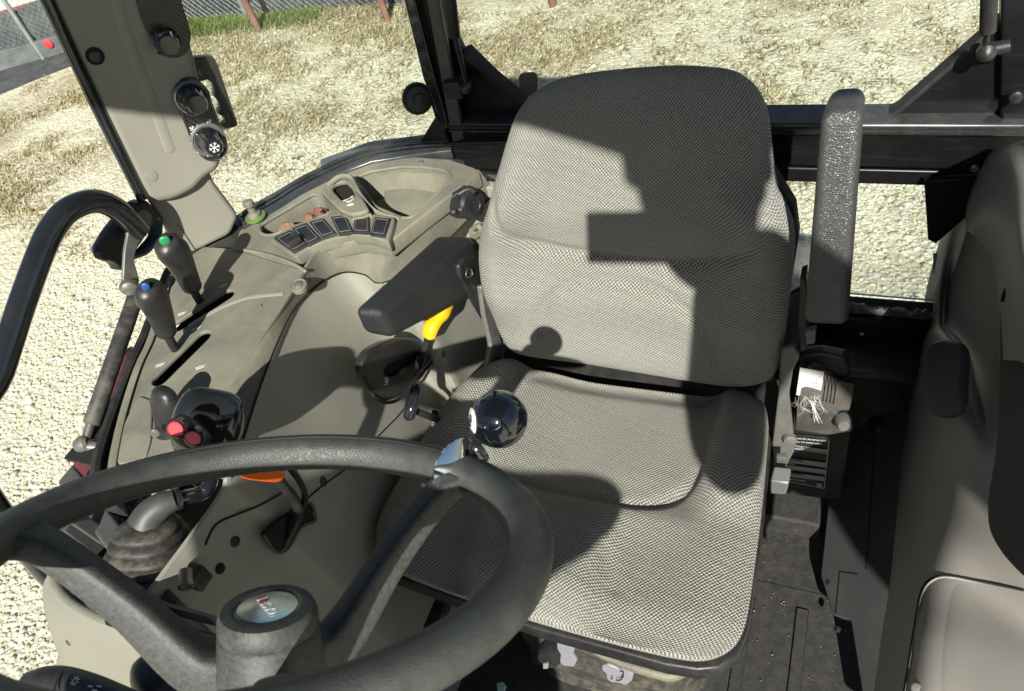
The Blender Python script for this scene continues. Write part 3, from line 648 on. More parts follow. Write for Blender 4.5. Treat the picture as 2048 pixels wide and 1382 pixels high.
# ceiling of the cab: shades the upper part of the seat
rfz = .36; rfy = (.2383 - rfz) / .8405
t = thing('cab_roof', 'dark cab roof over the seat above the picture', 'roof')
re = [(-1.12, -.20), (-.64, -.204), (-.06, -.18), (.15, -.26), (.235, -.285), (.30, -.17), (.42, -.15)]
def prism(name, pts, za, zb_, m, par, **k):
    n = len(pts); return raw(name, [W(x, y, za) for x, y in pts] + [W(x, y, zb_) for x, y in pts], [tuple(range(n)), tuple(range(n, 2 * n))] + [(i, (i + 1) % n, n + (i + 1) % n, n + i) for i in range(n)], m, par, **k)
prism('headliner', re + [(.42, 1.2), (-1.12, 1.2)], rfz, rfz + .04, 'roof', t); prism('roof_shell', [(x * 1.04, y + .004) for x, y in re] + [(.45, 1.3), (-1.16, 1.3)], rfz + .042, rfz + .14, 'gloss', t, bevel=.02)

# ================================================================== RIGHT HAND CONSOLE (picture left)
ZC = -.69
def C(*px): return PL(px, z=ZC)
rc = thing('side_console', 'dusty beige moulded side console curving round the seat with trays and lever slots', 'console')
def slot(a, b, wpx):
    """rounded slot between two pixels"""
    A, B = P(*a, z=ZC), P(*b, z=ZC); d = (B - A).normalized(); s = Vector((-d.y, d.x, 0)); r = wpx; out = []
    for k in range(9): th = math.pi / 2 + math.pi * k / 8; out.append(A + d * (math.cos(th) * r) + s * (math.sin(th) * r))
    for k in range(9): th = -math.pi / 2 + math.pi * k / 8; out.append(B + d * (math.cos(th) * r) + s * (math.sin(th) * r))
    return out
lever_out = C((238, 960), (228, 915), (248, 830), (276, 735), (306, 672), (336, 545), (400, 492), (465, 497), (610, 541), (585, 580), (545, 643), (500, 712), (453, 786), (420, 850), (385, 950))
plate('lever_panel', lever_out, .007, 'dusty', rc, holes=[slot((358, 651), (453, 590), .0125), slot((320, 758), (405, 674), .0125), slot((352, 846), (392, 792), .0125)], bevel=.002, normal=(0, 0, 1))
box('slot_shade_plate', W(-.905, .5, -.74), (.085, .19, .004), 'void', rc, 0)  # black plate painting the shade under the lever slots
tray1 = C((518, 452), (541, 438), (626, 388), (641, 389), (667, 412), (660, 427), (540, 472), (521, 468))
tray2 = C((706, 357), (740, 343), (806, 333), (856, 335), (893, 341), (906, 356), (823, 436), (803, 436), (750, 414), (723, 374))
hole = C((660, 378), (668, 366), (690, 362), (705, 378), (709, 396), (698, 407), (683, 403))
stor_out = C((465, 496), (478, 462), (500, 441), (600, 381), (700, 337), (760, 321), (830, 313), (900, 318), (950, 335), (958, 345), (912, 381), (850, 429), (776, 487), (720, 479), (655, 491), (588, 516), (610, 540))
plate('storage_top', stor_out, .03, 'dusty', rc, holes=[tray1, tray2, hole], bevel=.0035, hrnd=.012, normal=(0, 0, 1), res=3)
def walls(name, loop, h, m, bot=None, shrink=.93):
    c = sum(loop, Vector()) / len(loop); lp = roundpoly(loop, .014)
    low = [c + (p - c) * shrink + Vector((0, 0, -h)) for p in lp]; n = len(lp)
    vs = [p + Vector((0, 0, -.004)) + (p - c).normalized() * .0015 for p in lp] + low + [p + (p - c).normalized() * .004 + Vector((0, 0, -.003)) for p in low]
    fs = [(i, (i + 1) % n, n + (i + 1) % n, n + i) for i in range(n)] + [tuple(range(n, 2 * n))]
    return raw(name, vs, fs, m, rc, sharp=50)
walls('storage_tray', tray1, .075, 'dusty'); walls('storage_tray', tray2, .055, 'dusty', shrink=.88)
# raised inner shelf inside the rear tray
plate('tray_shelf', PL([(768, 386), (776, 362), (796, 352), (862, 352), (888, 362), (893, 368), (823, 426), (800, 424), (768, 400)], z=-.735), .02, 'dusty', rc, rnd=.012, bevel=.004, normal=(.1, -.1, 1))
# rim lips around the trays
def lip(name, loop, r, m='dusty', dz=.001, closed=True):
    lp = roundpoly(loop, .014); lp = [p + Vector((0, 0, dz)) for p in lp]; return sweep(name, lp + [lp[0]], r, m, rc, n=8)
lip('tray_lip', tray1, .0032, dz=-.0005); lip('tray_lip', tray2, .0032, dz=-.0005)
# throttle pod: raised hooded housing between the trays
ztop = ZC + .028
pod = PL([(642, 384), (648, 371), (668, 361), (690, 357), (704, 360), (716, 381), (728, 400), (738, 418), (722, 425), (700, 428), (680, 420), (662, 403)], z=ztop)
pd = plate('throttle_pod', pod, .010, 'dusty', rc, rnd=.008, holes=[PL([(663, 377), (670, 365), (690, 361), (705, 377), (709, 394), (699, 404), (684, 400)], z=ztop)], hrnd=.01, bevel=.004, normal=(0, 0, 1), res=3)
raw('pod_skirt', [p + Vector((0, 0, -.008)) for p in pod] + [sum(pod, Vector()) / len(pod) + (p - sum(pod, Vector()) / len(pod)) * 1.06 + Vector((0, 0, -.034)) for p in pod], [(i, (i + 1) % 12, 12 + (i + 1) % 12, 12 + i) for i in range(12)], 'dusty', pd)
lathe('pod_shade_disc', P(686, 386, z=ztop - .014), (0, 0, 1), [(0, 0), (.024, 0), (.024, .002), (0, .002)], 'void', pd, n=16)  # black disc standing in for shade down the pod hole
sweep('pod_wall', [P(656, 372, z=ztop), P(676, 356, z=ztop + .006), P(694, 353, z=ztop + .006), P(706, 362, z=ztop), P(722, 392, z=ztop - .006), P(752, 424, z=ZC + .004), P(800, 440, z=ZC)], (.004, .006), 'dusty', pd, n=10, k=4)
# switch row
srow = [(538, 480), (566, 460), (612, 440), (660, 427), (705, 424), (752, 427), (790, 434), (786, 452), (776, 484), (738, 471), (700, 469), (655, 480), (618, 494), (590, 514)]
zs = ZC + .012
sw_r = plate('switch_bezel', PL(srow, z=zs), .022, 'dusty', rc, bevel=.003, rnd=.006, normal=(0, 0, 1))
SW = [[(547, 475), (580, 459), (617, 488), (587, 504)], [(583, 456), (611, 445), (641, 478), (616, 490)], [(618, 443), (646, 436), (672, 467), (644, 476)], [(661, 433), (691, 429), (706, 464), (677, 469)], [(708, 430), (738, 430), (739, 466), (706, 464)], [(749, 433), (781, 436), (769, 473), (740, 468)]]
for k, q in enumerate(SW):
    pts = PL(q, z=zs + .004); s = plate('rocker_switch', pts, .012, 'black', rc, bevel=.0015, normal=(0, 0, 1))
    c = sum(pts, Vector()) / 4; inn = [c + (p - c) * .76 + Vector((0, 0, .0003)) for p in pts]
    sweep('switch_outline', inn + [inn[0]], .00035, 'greytag', s, n=4)
    if k == 0:
        a, b = pts[3] * .72 + pts[0] * .28, pts[2] * .72 + pts[1] * .28
        sweep('rocker', [a.lerp(b, .12) + Vector((0, 0, .006)), a.lerp(b, .86) + Vector((0, 0, .006))], (.010, .008), 'black', s, n=12, exp=5, up=(0, 0, 1))
# cove between console top and side panel
rowA = [(385, 950), (420, 850), (453, 786), (500, 712), (545, 643), (585, 580), (609, 541), (640, 499), (700, 476), (745, 472), (778, 478), (842, 430), (914, 374), (958, 340)]
rowB = [((462, 955), -.700), ((485, 880), -.705), ((515, 785), -.708), ((545, 705), -.71), ((575, 640), -.715), ((600, 603), -.722), ((640, 567), -.735), ((668, 551), -.745), ((696, 545), -.755), ((730, 551), -.765), ((763, 567), -.775), ((850, 525), -.775), ((912, 463), -.77), ((989, 386), -.75)]
A_ = [P(*q, z=ZC - .001) for q in rowA]; B_ = [P(*q, z=z) for q, z in rowB]
mids = []
for k, (a, b) in enumerate(zip(A_, B_)):
    m_ = a.lerp(b, .5); f = smooth01(k, 5, 7) * (1 - smooth01(k, 9.5, 11)); m_ = m_ + Vector((0, 0, .004 - .009 * f)); mids.append(m_)
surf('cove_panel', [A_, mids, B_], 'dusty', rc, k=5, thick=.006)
plate('rear_corner_panel', [W(-.80, .99, -.705), W(-.48, .99, -.74), W(-.48, .99, -1.4), W(-.80, .99, -1.4)], .02, 'beige', rc)
# inner side panel (over the wheel arch) from the seam to the floor
ctop = [b + Vector((-.003, 0, .002)) for b in B_[:11]]
for (u, v, x) in [(800, 570, -.655), (850, 560, -.645), (905, 520, -.64), (960, 480, -.635), (1000, 430, -.63)]: ctop.append(P(u, v, x=x))
ctop = [P(430, 1010, z=-.71), ] + ctop
ctop = [W(ctop[0].x - O.x, .12, -.70)] + ctop
rows = [ctop]
for fz in (.18, .4, .65, 1.):
    r = []
    for p in ctop:
        q = p - O; z = q.z + (-1.5 - q.z) * fz; fr = 1 - smooth01(q.y, .63, .85)
        x = q.x + (-.585 - q.x) * (fz ** .8 * (.72 if fz < 1 else 1)) + fr * .030 * math.sin(math.pi * min(fz * 1.15, 1)) - (1 - fr) * .004 * math.sin(math.pi * fz)
        r.append(W(x, q.y, z))
    rows.append(r)
sidep = surf('inner_side_panel', rows, 'beige', rc, k=5, thick=.006, away=(-1, 0, 0))
sidep['label'] = 'smooth beige lower panel of the console beside the seat'
def side_at(u, v, dx=0.):
    """point of the inner side panel seen at (u, v), found by walking the ray"""
    from mathutils.bvhtree import BVHTree
    global BV
    if 'BV' not in globals():
        me = sidep.data; b = ABS[sidep.name]; BV = BVHTree.FromPolygons([tuple(x.co + b) for x in me.vertices], [tuple(p.vertices) for p in me.polygons])
    h = BV.ray_cast(O, ray(u, v))
    if h[0] is None: return P(u, v, x=-.62) , Vector((1, 0, 0))
    n = h[1] if h[1].dot(O - h[0]) > 0 else -h[1]
    return h[0], n
sweep('panel_seam', [b + Vector((.002, 0, .001)) for b in crom(B_[:14], 3)], .0016, 'void', rc, n=5)
# detail lines and grooves
def line(name, px, r, m, par, z=ZC, dz=.001, kk=5): return sweep(name, [p + Vector((0, 0, dz)) for p in PL(px, z=z)], r, m, par, n=8, k=kk, capround=r if isinstance(r, float) else .002)
line('moulded_ridge', [(465, 499), (500, 503), (545, 513), (585, 528), (611, 543)], .0032, 'dusty', rc)
line('moulded_groove', [(380, 652), (410, 633), (450, 612), (500, 595), (565, 588)], (.0042, .0012), 'beige', rc, dz=.0006)
for q in ((600, 576),):
    p = P(*q, z=ZC - .006); lathe('screw_boss', p, (.15, -.1, 1), [(.0135, .0), (.0135, .0075), (.0125, .0082), (.0115, .0066), (0, .0066)], 'dusty', rc, n=24); screw(p + Vector((0, 0, .007)), (.15, -.1, 1), rc, .0075)
for q in ((842, 325), (556, 408)): screw(P(*q, z=ZC), (0, 0, 1), rc, .006)
for q in ((414, 580), (522, 613)): screw(P(*q, z=ZC), (0, 0, 1), rc, .0025)
# printed lever symbols
def icon(px, z, sc, m='white', par=rc):
    p = P(*px, z=z) + Vector((0, 0, .0007)); d = Vector((.8, .6, 0)); s = Vector((-.6, .8, 0))
    for k in range(2): sweep('lever_symbol', [p + s * (k * .004 * sc), p + s * (k * .004 * sc) + d * .012 * sc], (.0008 * sc, .0002), m, par, n=4, up=(0, 0, 1))
    sweep('lever_symbol', [p + d * .012 * sc, p + d * .016 * sc + s * .004 * sc], (.0008 * sc, .0002), m, par, n=4, up=(0, 0, 1))
for q in ((440, 576), (384, 662), (312, 735), (392, 740), (356, 632)): icon(q, ZC, .9)
p = P(702, 413, z=ztop - .002); sweep('speed_symbol', [p + Vector((-.006, -.002, .003)), p + Vector((0, .001, .0035)), p + Vector((.006, .002, .003))], [(.001, .0003), (.0035, .0003), (.001, .0003)], 'white', rc, n=8, up=(0, 0, 1), k=4)
p = P(634, 371, z=ZC); sweep('speed_symbol', [p + Vector((-.004, -.002, .001)), p + Vector((.004, .002, .001))], (.0014, .0003), 'white', rc, n=6, up=(0, 0, 1))
# front pocket of the console (scooped recess by the grey lever)
plate('pocket_face', PL([(246, 850), (276, 790), (304, 800), (302, 880), (290, 918), (232, 930)], z=ZC + .003), .006, 'dusty', rc, bevel=.002, rnd=.01, normal=(0, 0, 1))
# louvre vents at the console front under the wheel
vb = P(250, 1010, x=-.80)
for k in range(6):
    p = P(215 + k * 27, 1042 - k * 17, x=-.815); q = P(280 + k * 24, 1075 - k * 15, x=-.785)
    sweep('vent_slat', [p, q], (.011, .003), 'clear', rc, n=8, exp=4, up=(.4, -.5, .7))
plate('vent_backing', PL([(128, 1062), (240, 915), (480, 915), (500, 1000), (470, 1240), (210, 1250), (190, 1110)], x=-.86), .01, 'lowtrim', rc)
plate('vent_lower_panel', PL([(146, 1048), (180, 1035), (262, 1085), (250, 1112), (222, 1100)], x=-.81), .01, 'lowtrim', rc, bevel=.002)
raw('console_front', [W(-.92, .26, -.70), W(-.64, .14, -.72), W(-.60, .10, -1.5), W(-.92, .16, -1.5), W(-.92, .29, -.70), W(-.64, .17, -.72), W(-.60, .13, -1.5), W(-.92, .19, -1.5)], [(0, 1, 2, 3), (4, 5, 6, 7), (0, 1, 5, 4), (2, 3, 7, 6), (1, 2, 6, 5), (0, 3, 7, 4)], 'lowtrim', rc, bevel=.004)
# screws on the side panel
for (u, v, r, m) in ((646, 963, .008, 'black'), (470, 1083, .007, 'matte'), (440, 1137, .007, 'void'), (887, 708, .006, 'lowtrim')):
    p, n = side_at(u, v); screw(p, n, rc, r, m=m)
# moulded lines on the side panel
def sline(name, px, r, m, lift=.0008):
    pts = []
    for u, v in px: p, n = side_at(u, v); pts.append(p + n * lift)
    return sweep(name, pts, r, m, rc, n=6, k=3)
sline('panel_joint', [(540, 1060), (600, 1010), (640, 975), (700, 930), (760, 868), (790, 838), (812, 812)], .0014, 'void')
sline('panel_joint', [(410, 1090), (430, 1050), (470, 1030), (520, 1010), (580, 975)], .0014, 'void')

# outer sill rail with rubber seal, and fender paint outside
sr = thing('window_sill_rail', 'curved dark metal sill rail with rubber seal along the outer edge of the console', 'sill')
def ribbon(name, outer, inner, z, th, m, par, **k): return plate(name, PL(outer, z=z) + PL(inner[::-1], z=z), th, m, par, normal=(0, 0, 1), **k)
outer = [(480, 424), (500, 409), (550, 382), (600, 352), (665, 319), (740, 292), (840, 278), (905, 283)]; inner = [(484, 455), (502, 444), (552, 415), (602, 383), (668, 350), (742, 322), (832, 308), (902, 300)]
ribbon('rail', outer, inner, ZC + .006, .02, 'rail', sr, bevel=.004)
mid_ = [tuple(.5 * (np.array(a) + np.array(b))) for a, b in zip(outer, inner)]
for f_ in (.35, .62):
    line('rail_groove', [tuple(np.array(a) * (1 - f_) + np.array(b) * f_) for a, b in zip(outer, inner)], (.0022, .0012), 'frame', sr, z=ZC + .0062, dz=.0005)
outer2 = [(480, 424), (420, 462), (345, 520), (318, 560), (282, 660), (246, 740), (215, 815), (185, 905), (172, 960), (168, 1010)]; inner2 = [(484, 455), (440, 480), (372, 520), (345, 560), (312, 672), (282, 738), (254, 830), (236, 910), (230, 965), (232, 1010)]
ribbon('rail', outer2, inner2, ZC - .004, .03, 'rail', sr, bevel=.004)
line('rubber_seal', [(462, 445), (400, 490), (345, 535), (326, 570), (292, 665), (258, 740), (228, 820), (200, 905), (190, 960)], .0075, 'matte', sr, z=ZC + .002)
line('dusty_flange', [(340, 552), (304, 672), (275, 738), (246, 830), (228, 912), (222, 965)], (.006, .002), 'dusty', sr, z=ZC + .003)
fo = thing('rear_fender', 'maroon painted tractor fender just outside the side window', 'fender')
plate('fender_skin', PL([(215, 760), (246, 700), (262, 690), (190, 905), (172, 1000), (120, 1010), (140, 940), (165, 860)], z=ZC - .05), .02, 'maroon', fo, normal=(0, 0, 1), bevel=.004)
plate('fender_edge', PL([(640, 318), (740, 282), (850, 268), (850, 276), (740, 292), (640, 332)], z=ZC - .03), .02, 'clear', fo, normal=(0, 0, 1), bevel=.003)
plate('fender_back', PL([(962, 345), (1000, 335), (1010, 400), (985, 420)], y=1.16), .02, 'clear', fo)
plate('fender_back', PL([(975, 372), (1010, 365), (1010, 440), (985, 420)], y=1.15), .02, 'maroon', fo)

# loose things lying on the console
def lump(name, lab, cat, q, r, m, z, n=4, flat=.6):
    t = thing(name, lab, cat)
    b = P(*q, z=z)
    for i in range(n):
        bm = bmesh.new(); bmesh.ops.create_icosphere(bm, subdivisions=3, radius=1)
        o_ = Vector((random.uniform(-.7, .7), random.uniform(-.5, .5), random.uniform(0, .5))) * r; s = r * random.uniform(.45, .8)
        a = random.uniform(0, 9)
        for v in bm.verts:
            c = v.co; k = 1 + .28 * math.sin(c.x * 6 + a) * math.sin(c.y * 7 + a * 2) + .22 * math.sin(c.z * 9 + c.x * 5 + a); v.co = b + o_ + Vector((c.x * 1.2, c.y, c.z * flat)) * s * k
        me = bpy.data.meshes.new(name); bm.to_mesh(me); bm.free(); mk('scrap', me, m, t, sharp=60)
t = thing('leather_scrap', 'crumpled reddish leather scrap in the front console tray', 'scrap'); b = P(630, 424, z=ZC - .012)
for i in range(14):
    a = random.uniform(0, 6.28); d1 = Vector((math.cos(a), math.sin(a), 0)); q0 = b + Vector((random.uniform(-.02, .02), random.uniform(-.014, .014), random.uniform(-.02, .0)))
    sweep('leather_strip', [q0 - d1 * .014, q0 + UPV * random.uniform(.004, .02), q0 + d1 * random.uniform(.008, .018) + UPV * random.uniform(-.01, .012)], [(.0045, .0012), (.006, .0014), (.003, .001)], 'rag' if i % 4 else 'wood', t, n=8, k=4, up=(random.uniform(-.6, .6), random.uniform(-.6, .6), 1))
lump('bark_scrap', 'small brown scrap in the left corner of the front console tray', 'scrap', (575, 459), .016, 'wood', ZC - .025, 4)
t = thing('sill_knob', 'small threaded knob with green ringed washer on the sill rail', 'knob'); b = P(512, 435, z=ZC + .006)
lathe('washer', b, (0, 0, 1), [(.019, 0), (.019, .003), (.013, .004), (0, .004)], mat('green_yellow_ring', (.16, .26, .07), .3, metal=.3), t, n=24); lathe('stem', b + Vector((0, 0, .003)), (0, 0, 1), [(.012, 0), (.012, .006), (.007, .009), (.0065, .02), (.010, .024), (.010, .031), (.006, .034), (0, .034)], 'dusty', t, n=18)
# power socket with hinged cap on the rear of the console
t = thing('power_socket', 'dusty black trailer socket with hinged round cap at the rear end of the console', 'socket')
pb = P(935, 408, z=-.715); ax = Vector((.86, -.3, .15)).normalized()
lathe('socket_body', pb - ax * .03, ax, [(.026, 0), (.027, .01), (.024, .03), (.025, .034), (0, .034)], 'black', t, n=22)
lathe('cap', pb + ax * .006, ax, [(.0265, 0), (.0275, .006), (.024, .012), (.012, .014), (.011, .0125), (0, .0125)], 'black', t, n=26)
sweep('hinge', [P(918, 388, z=-.69), P(938, 378, z=-.685), P(952, 386, z=-.69)], (.006, .006), 'black', t, n=10, k=3)
sweep('hinge_pin', [P(908, 392, z=-.695), P(932, 376, z=-.685)], .006, 'black', t, n=10)
box('shroud', P(916, 404, z=-.72), (.020, .022, .016), 'black', t, .006, 3)
for q in ((908, 424), (922, 419)): screw(P(*q, z=-.70), ax, t, .003, m='steel')
# latch striker below the socket
t = thing('belt_anchor_bracket', 'small pale bolted bracket between the socket and the backrest', 'bracket')
plate('bracket_plate', PL([(935, 462), (950, 450), (975, 448), (985, 470), (960, 492), (942, 486)], y=.93), .008, 'seatbase', t, bevel=.003, rnd=.006)
sweep('hook', [P(946, 458, y=.92), P(958, 452, y=.915), P(962, 466, y=.915), P(950, 474, y=.92)], .005, 'seatbase', t, n=8, k=4)

# remote levers with soft handles
def remote(lab, foot, neck, pts, rad, cap, capm, capn):
    t = thing('remote_lever', lab, 'lever', 'levers standing in the console slots')
    xb = P(*foot, z=ZC - .02).x - O.x
    def q(p, dx): return P(*p, x=xb + dx)
    H = [q(p, dx) for p, dx in pts]
    sweep('stem', [P(*foot, z=ZC - .03), q(((foot[0] * .35 + neck[0] * .65), (foot[1] * .35 + neck[1] * .65)), .006), H[0]], [(.0068, .0068)] * 3, 'matte', t, n=10, k=4)
    sweep('neck', [H[0] + (H[0] - H[1]).normalized() * .008, H[0] + (H[1] - H[0]) * .15], [(.0105, .0105), (.012, .012)], 'black', t, n=12)
    h = sweep('handle', H, rad, 'black', t, n=18, exp=2.3, k=5, capround=.012)
    c = q(cap, pts[-1][1] + .022); d = H[-1] - H[0]
    nd = ((O - H[-1]).normalized() + Vector((.1, -.1, .9))).normalized(); cs_ = .62 if capm == 'blue' else .82
    sweep('colour_cap', [H[-1] + nd * .0155 - d.normalized() * .002, H[-1] + nd * .0145 + d.normalized() * .004], (.0088 * cs_, .0026), capm, t, n=20, up=tuple(nd), capround=.007 * cs_)
remote('black remote lever with green topped handle standing in the rear slot', (410, 622), (382, 572), [((383, 572), .012), ((372, 548), .016), ((360, 524), .022), ((348, 504), .03), ((336, 490), .038)], [(.0145, .015), (.0165, .0165), (.0195, .019), (.0235, .0205), (.0215, .0175)], (343, 482), 'green', (.35, -.35, 1))
remote('black remote lever with blue topped handle standing in the middle slot', (364, 718), (332, 668), [((332, 662), .012), ((324, 640), .015), ((314, 614), .021), ((304, 594), .029), ((298, 582), .036)], [(.0145, .0145), (.0165, .0165), (.019, .0185), (.0228, .0195), (.0205, .0165)], (311, 570), 'blue', (.35, -.35, 1))
# grey-black third lever by the joystick
t = thing('hand_lever', 'plain dark grey curved hand lever beside the joystick with a screw at its waist', 'lever')
xs = -.80
H = [P(332, 1010, x=xs), P(334, 935, x=xs), P(336, 900, x=xs), P(338, 860, x=xs + .004), P(334, 820, x=xs + .01), P(330, 800, x=xs + .016), P(328, 790, x=xs + .018)]
sweep('handle', H, [(.019, .012), (.020, .013), (.0205, .0135), (.019, .014), (.0225, .015), (.021, .014), (.018, .012)], M['gloss'] if False else 'black', t, n=20, exp=2.4, k=5, capround=.012)
screw(P(311, 866, x=xs + .022), (.7, -.7, .3), t, .006, m='steel')
sweep('thumb_hollow', [P(352, 826, x=xs + .026), P(344, 850, x=xs + .026), P(352, 880, x=xs + .024)], [(.004, .002), (.006, .0025), (.004, .002)], 'gloss', t, n=10, k=4, capround=.003)

# loader joystick
t = thing('loader_joystick', 'black loader joystick with two red buttons behind the steering wheel rim', 'joystick')
jx = -.70
def J(u, v, dx=0.): return P(u, v, x=jx + dx)
# head: rounded box, longer axis to upper right
hd = sweep('joystick_head', [J(402, 905, .03), J(408, 880, .035), J(416, 850, .04), J(424, 820, .042), J(430, 800, .040)], [(.030, .020), (.037, .026), (.040, .030), (.038, .030), (.033, .026)], 'gloss', t, n=28, exp=3.2, k=5, capround=.010, up=(.5, -.6, .6))
pn = (O - J(382, 862, .06)).normalized(); pn = (pn + Vector((-.35, -.35, -.15))).normalized()
bez = sweep('button_panel', [J(350, 846, .062), J(366, 858, .068), J(388, 874, .072), J(404, 880, .072)], [(.013, .010), (.0155, .011), (.0155, .011), (.012, .009)], 'black', t, n=18, exp=2.6, k=4, capround=.006, up=tuple(pn))
for k, (u, v, dx) in enumerate(((363, 855, .074), (397, 873, .079))):
    p = J(u, v - 6, dx) + pn * .0115
    r_ = lathe('button_ring', p, pn, [(.0115, -.006), (.0115, .0015), (.0098, .0022), (.0094, -.001), (0, -.001)], 'gloss', t, n=24)
    lathe('red_button', p, pn, [(.0085, -.002), (.0085, .0035), (.0078, .0042), (.007, .0036), (0, .0036)], 'red', t, n=24)
sweep('red_trim', [J(362, 874, .064), J(374, 886, .066), J(392, 892, .068)], .0014, 'red', t, n=6, k=3)
# bent steel stem, crimped collar and rubber boot
st = [J(412, 930, .02), J(420, 962, .01), J(405, 985, .0), J(370, 995, -.005), J(350, 1000, -.01)]
sweep('stem', st, .0095, 'gloss', t, n=14, k=5)
sweep('stem_sleeve', [J(352, 999, -.009), J(325, 1010, -.02), J(302, 1028, -.03), J(292, 1048, -.035)], [(.0125, .0125), (.0165, .0165), (.019, .019), (.022, .022)], M['zinc'] if False else mat('sleeve_plastic', (.045, .049, .05), .5, var=.3, dust=.12), t, n=18, k=5)
lathe('collar', J(352, 999, -.009), (st[-2] - st[-1]), [(.0135, -.002), (.0145, 0), (.0145, .004), (.011, .005), (0, .005)], 'gloss', t, n=18)
btop = J(293, 1046, -.035); bbot = P(322, 1212, x=jx - .03)
axb = (btop - bbot).normalized(); Lb = (btop - bbot).length; prof = []
NB = 9
vs = []; fs = []; nA = 32; rr_ = []
for i in range(NB * 10 + 1):
    h = i / (NB * 10); ww = abs(math.sin(i / 10 * math.pi)) ** .7
    rr_.append((1 - h, (.070 - .040 * (h ** 1.1)) + .0075 * ww * (1 - .35 * h), 4.0 - 1.8 * h))
a1 = Vector((.75, .2, 0)); a1 = (a1 - axb * a1.dot(axb)).normalized(); a2 = axb.cross(a1)
for hh, r, ex in rr_[::-1]:
    for j in range(nA):
        th = 2 * math.pi * j / nA; c, s = math.cos(th), math.sin(th)
        vs.append(btop - axb * (Lb * hh) + a1 * (r * math.copysign(abs(c) ** (2 / ex), c)) + a2 * (r * 1.05 * math.copysign(abs(s) ** (2 / ex), s)))
nr = len(rr_)
for i in range(nr - 1):
    for j in range(nA): fs.append((i * nA + j, i * nA + (j + 1) % nA, (i + 1) * nA + (j + 1) % nA, (i + 1) * nA + j))
fs += [tuple(range(nA)), tuple(range((nr - 1) * nA, nr * nA))]
raw('rubber_boot', vs, fs, 'rubber', t, sharp=70)
box('boot_flange', bbot - axb * .004, (.075, .078, .006), 'carpet', t, .004, 2, Matrix((a1, a2, axb)).transposed())
bp = P(372, 1160, x=jx + .055); ba = Vector((.55, -.75, -.1)).normalized()
box('bolt_bracket', P(380, 1150, x=jx + .035), (.022, .012, .014), 'carpet', t, .004, 2)
lathe('bolt', bp - ba * .012, ba, [(.008, 0), (.008, .014), (.0095, .015), (.0095, .021), (.0055, .0215), (.005, .018), (0, .018)], 'steel', t, n=14)

# side levers by the seat
t = thing('yellow_gate_lever', 'black stemmed lever with yellow grip in its kidney shaped black gate', 'lever')
gp = [side_at(u, v)[0] for u, v in ((790, 690), (730, 720), (725, 760), (760, 795), (800, 790), (860, 720))]
gx = max(p.x - O.x for p in gp) + .004
def G(*px): return PL(px, x=gx)
gout = G((722, 735), (735, 703), (765, 686), (800, 676), (845, 678), (870, 690), (868, 712), (850, 735), (815, 775), (795, 797), (770, 803), (748, 790), (730, 762))
plate('gate_plate', gout, .016, 'black', t, holes=[G((768, 742), (780, 728), (810, 716), (840, 703), (848, 712), (838, 726), (815, 738), (802, 752), (785, 755), (772, 750))], bevel=.004, rnd=.014, hrnd=.006, normal=(1, 0, 0))
plate('gate_shade_plate', PL([(758, 752), (780, 720), (850, 692), (858, 712), (810, 760), (770, 765)], x=gx - .02), .003, 'void', t)  # black sheet painting the shade behind the gate hole
sweep('gate_rim', [p + Vector((.001, 0, 0)) for p in roundpoly(gout, .014)] + [gout[0] + Vector((.001, 0, 0))] if False else [p + Vector((.0, 0, 0)) for p in crom(G((868, 690), (871, 712), (852, 738), (816, 778), (797, 799), (770, 805), (745, 790)), 3)], .003, 'black', t, n=8)
for (u, v) in ((772, 763), (833, 730)):
    p = P(u, v, x=gx + .0006); s_ = .0055
    yv = Vector((0, .75, .66)); zv = Vector((0, -.66, .75))
    sweep('gate_symbol', [p + yv * -s_ + zv * s_, p + yv * -s_ - zv * s_, p + yv * s_ - zv * s_, p + yv * s_ + zv * s_], .0007, 'white', t, n=4)
    sweep('gate_symbol', [p + yv * (.0026 * math.cos(a)) + zv * (.0026 * math.sin(a)) for a in np.linspace(0, 2 * math.pi, 9)], .0006, 'white', t, n=4)
sweep('stem', [P(838, 738, x=gx - .012), P(846, 715, x=gx + .012), P(856, 678, x=gx + .03)], (.0075, .006), 'black', t, n=12, exp=3, k=3)
sweep('yellow_grip', [P(858, 672, x=gx + .032), P(862, 656, x=gx + .036), P(871, 640, x=gx + .04), P(880, 626, x=gx + .042), P(892, 606, x=gx + .044)], [(.0125, .010), (.0135, .011), (.014, .011), (.018, .013), (.015, .010)], 'yellow', t, n=18, exp=3, k=4, capround=.005)
t = thing('seat_adjust_handle', 'short upright black handle on a dark arm below the kidney shaped gate', 'handle')
sweep('grip', [P(818, 832, x=-.60), P(822, 815, x=-.598), P(828, 795, x=-.597), P(833, 776, x=-.597)], [(.010, .009), (.0115, .010), (.0105, .0095), (.009, .008)], 'gloss', t, n=18, k=4, capround=.008)
sweep('arm', [P(832, 822, x=-.605), P(858, 832, x=-.60), P(900, 852, x=-.595)], (.0095, .006), 'black', t, n=10, exp=4)
sweep('arm', [P(868, 826, x=-.612), P(890, 838, x=-.605), P(905, 842, x=-.60)], (.006, .006), 'black', t, n=10, exp=4)
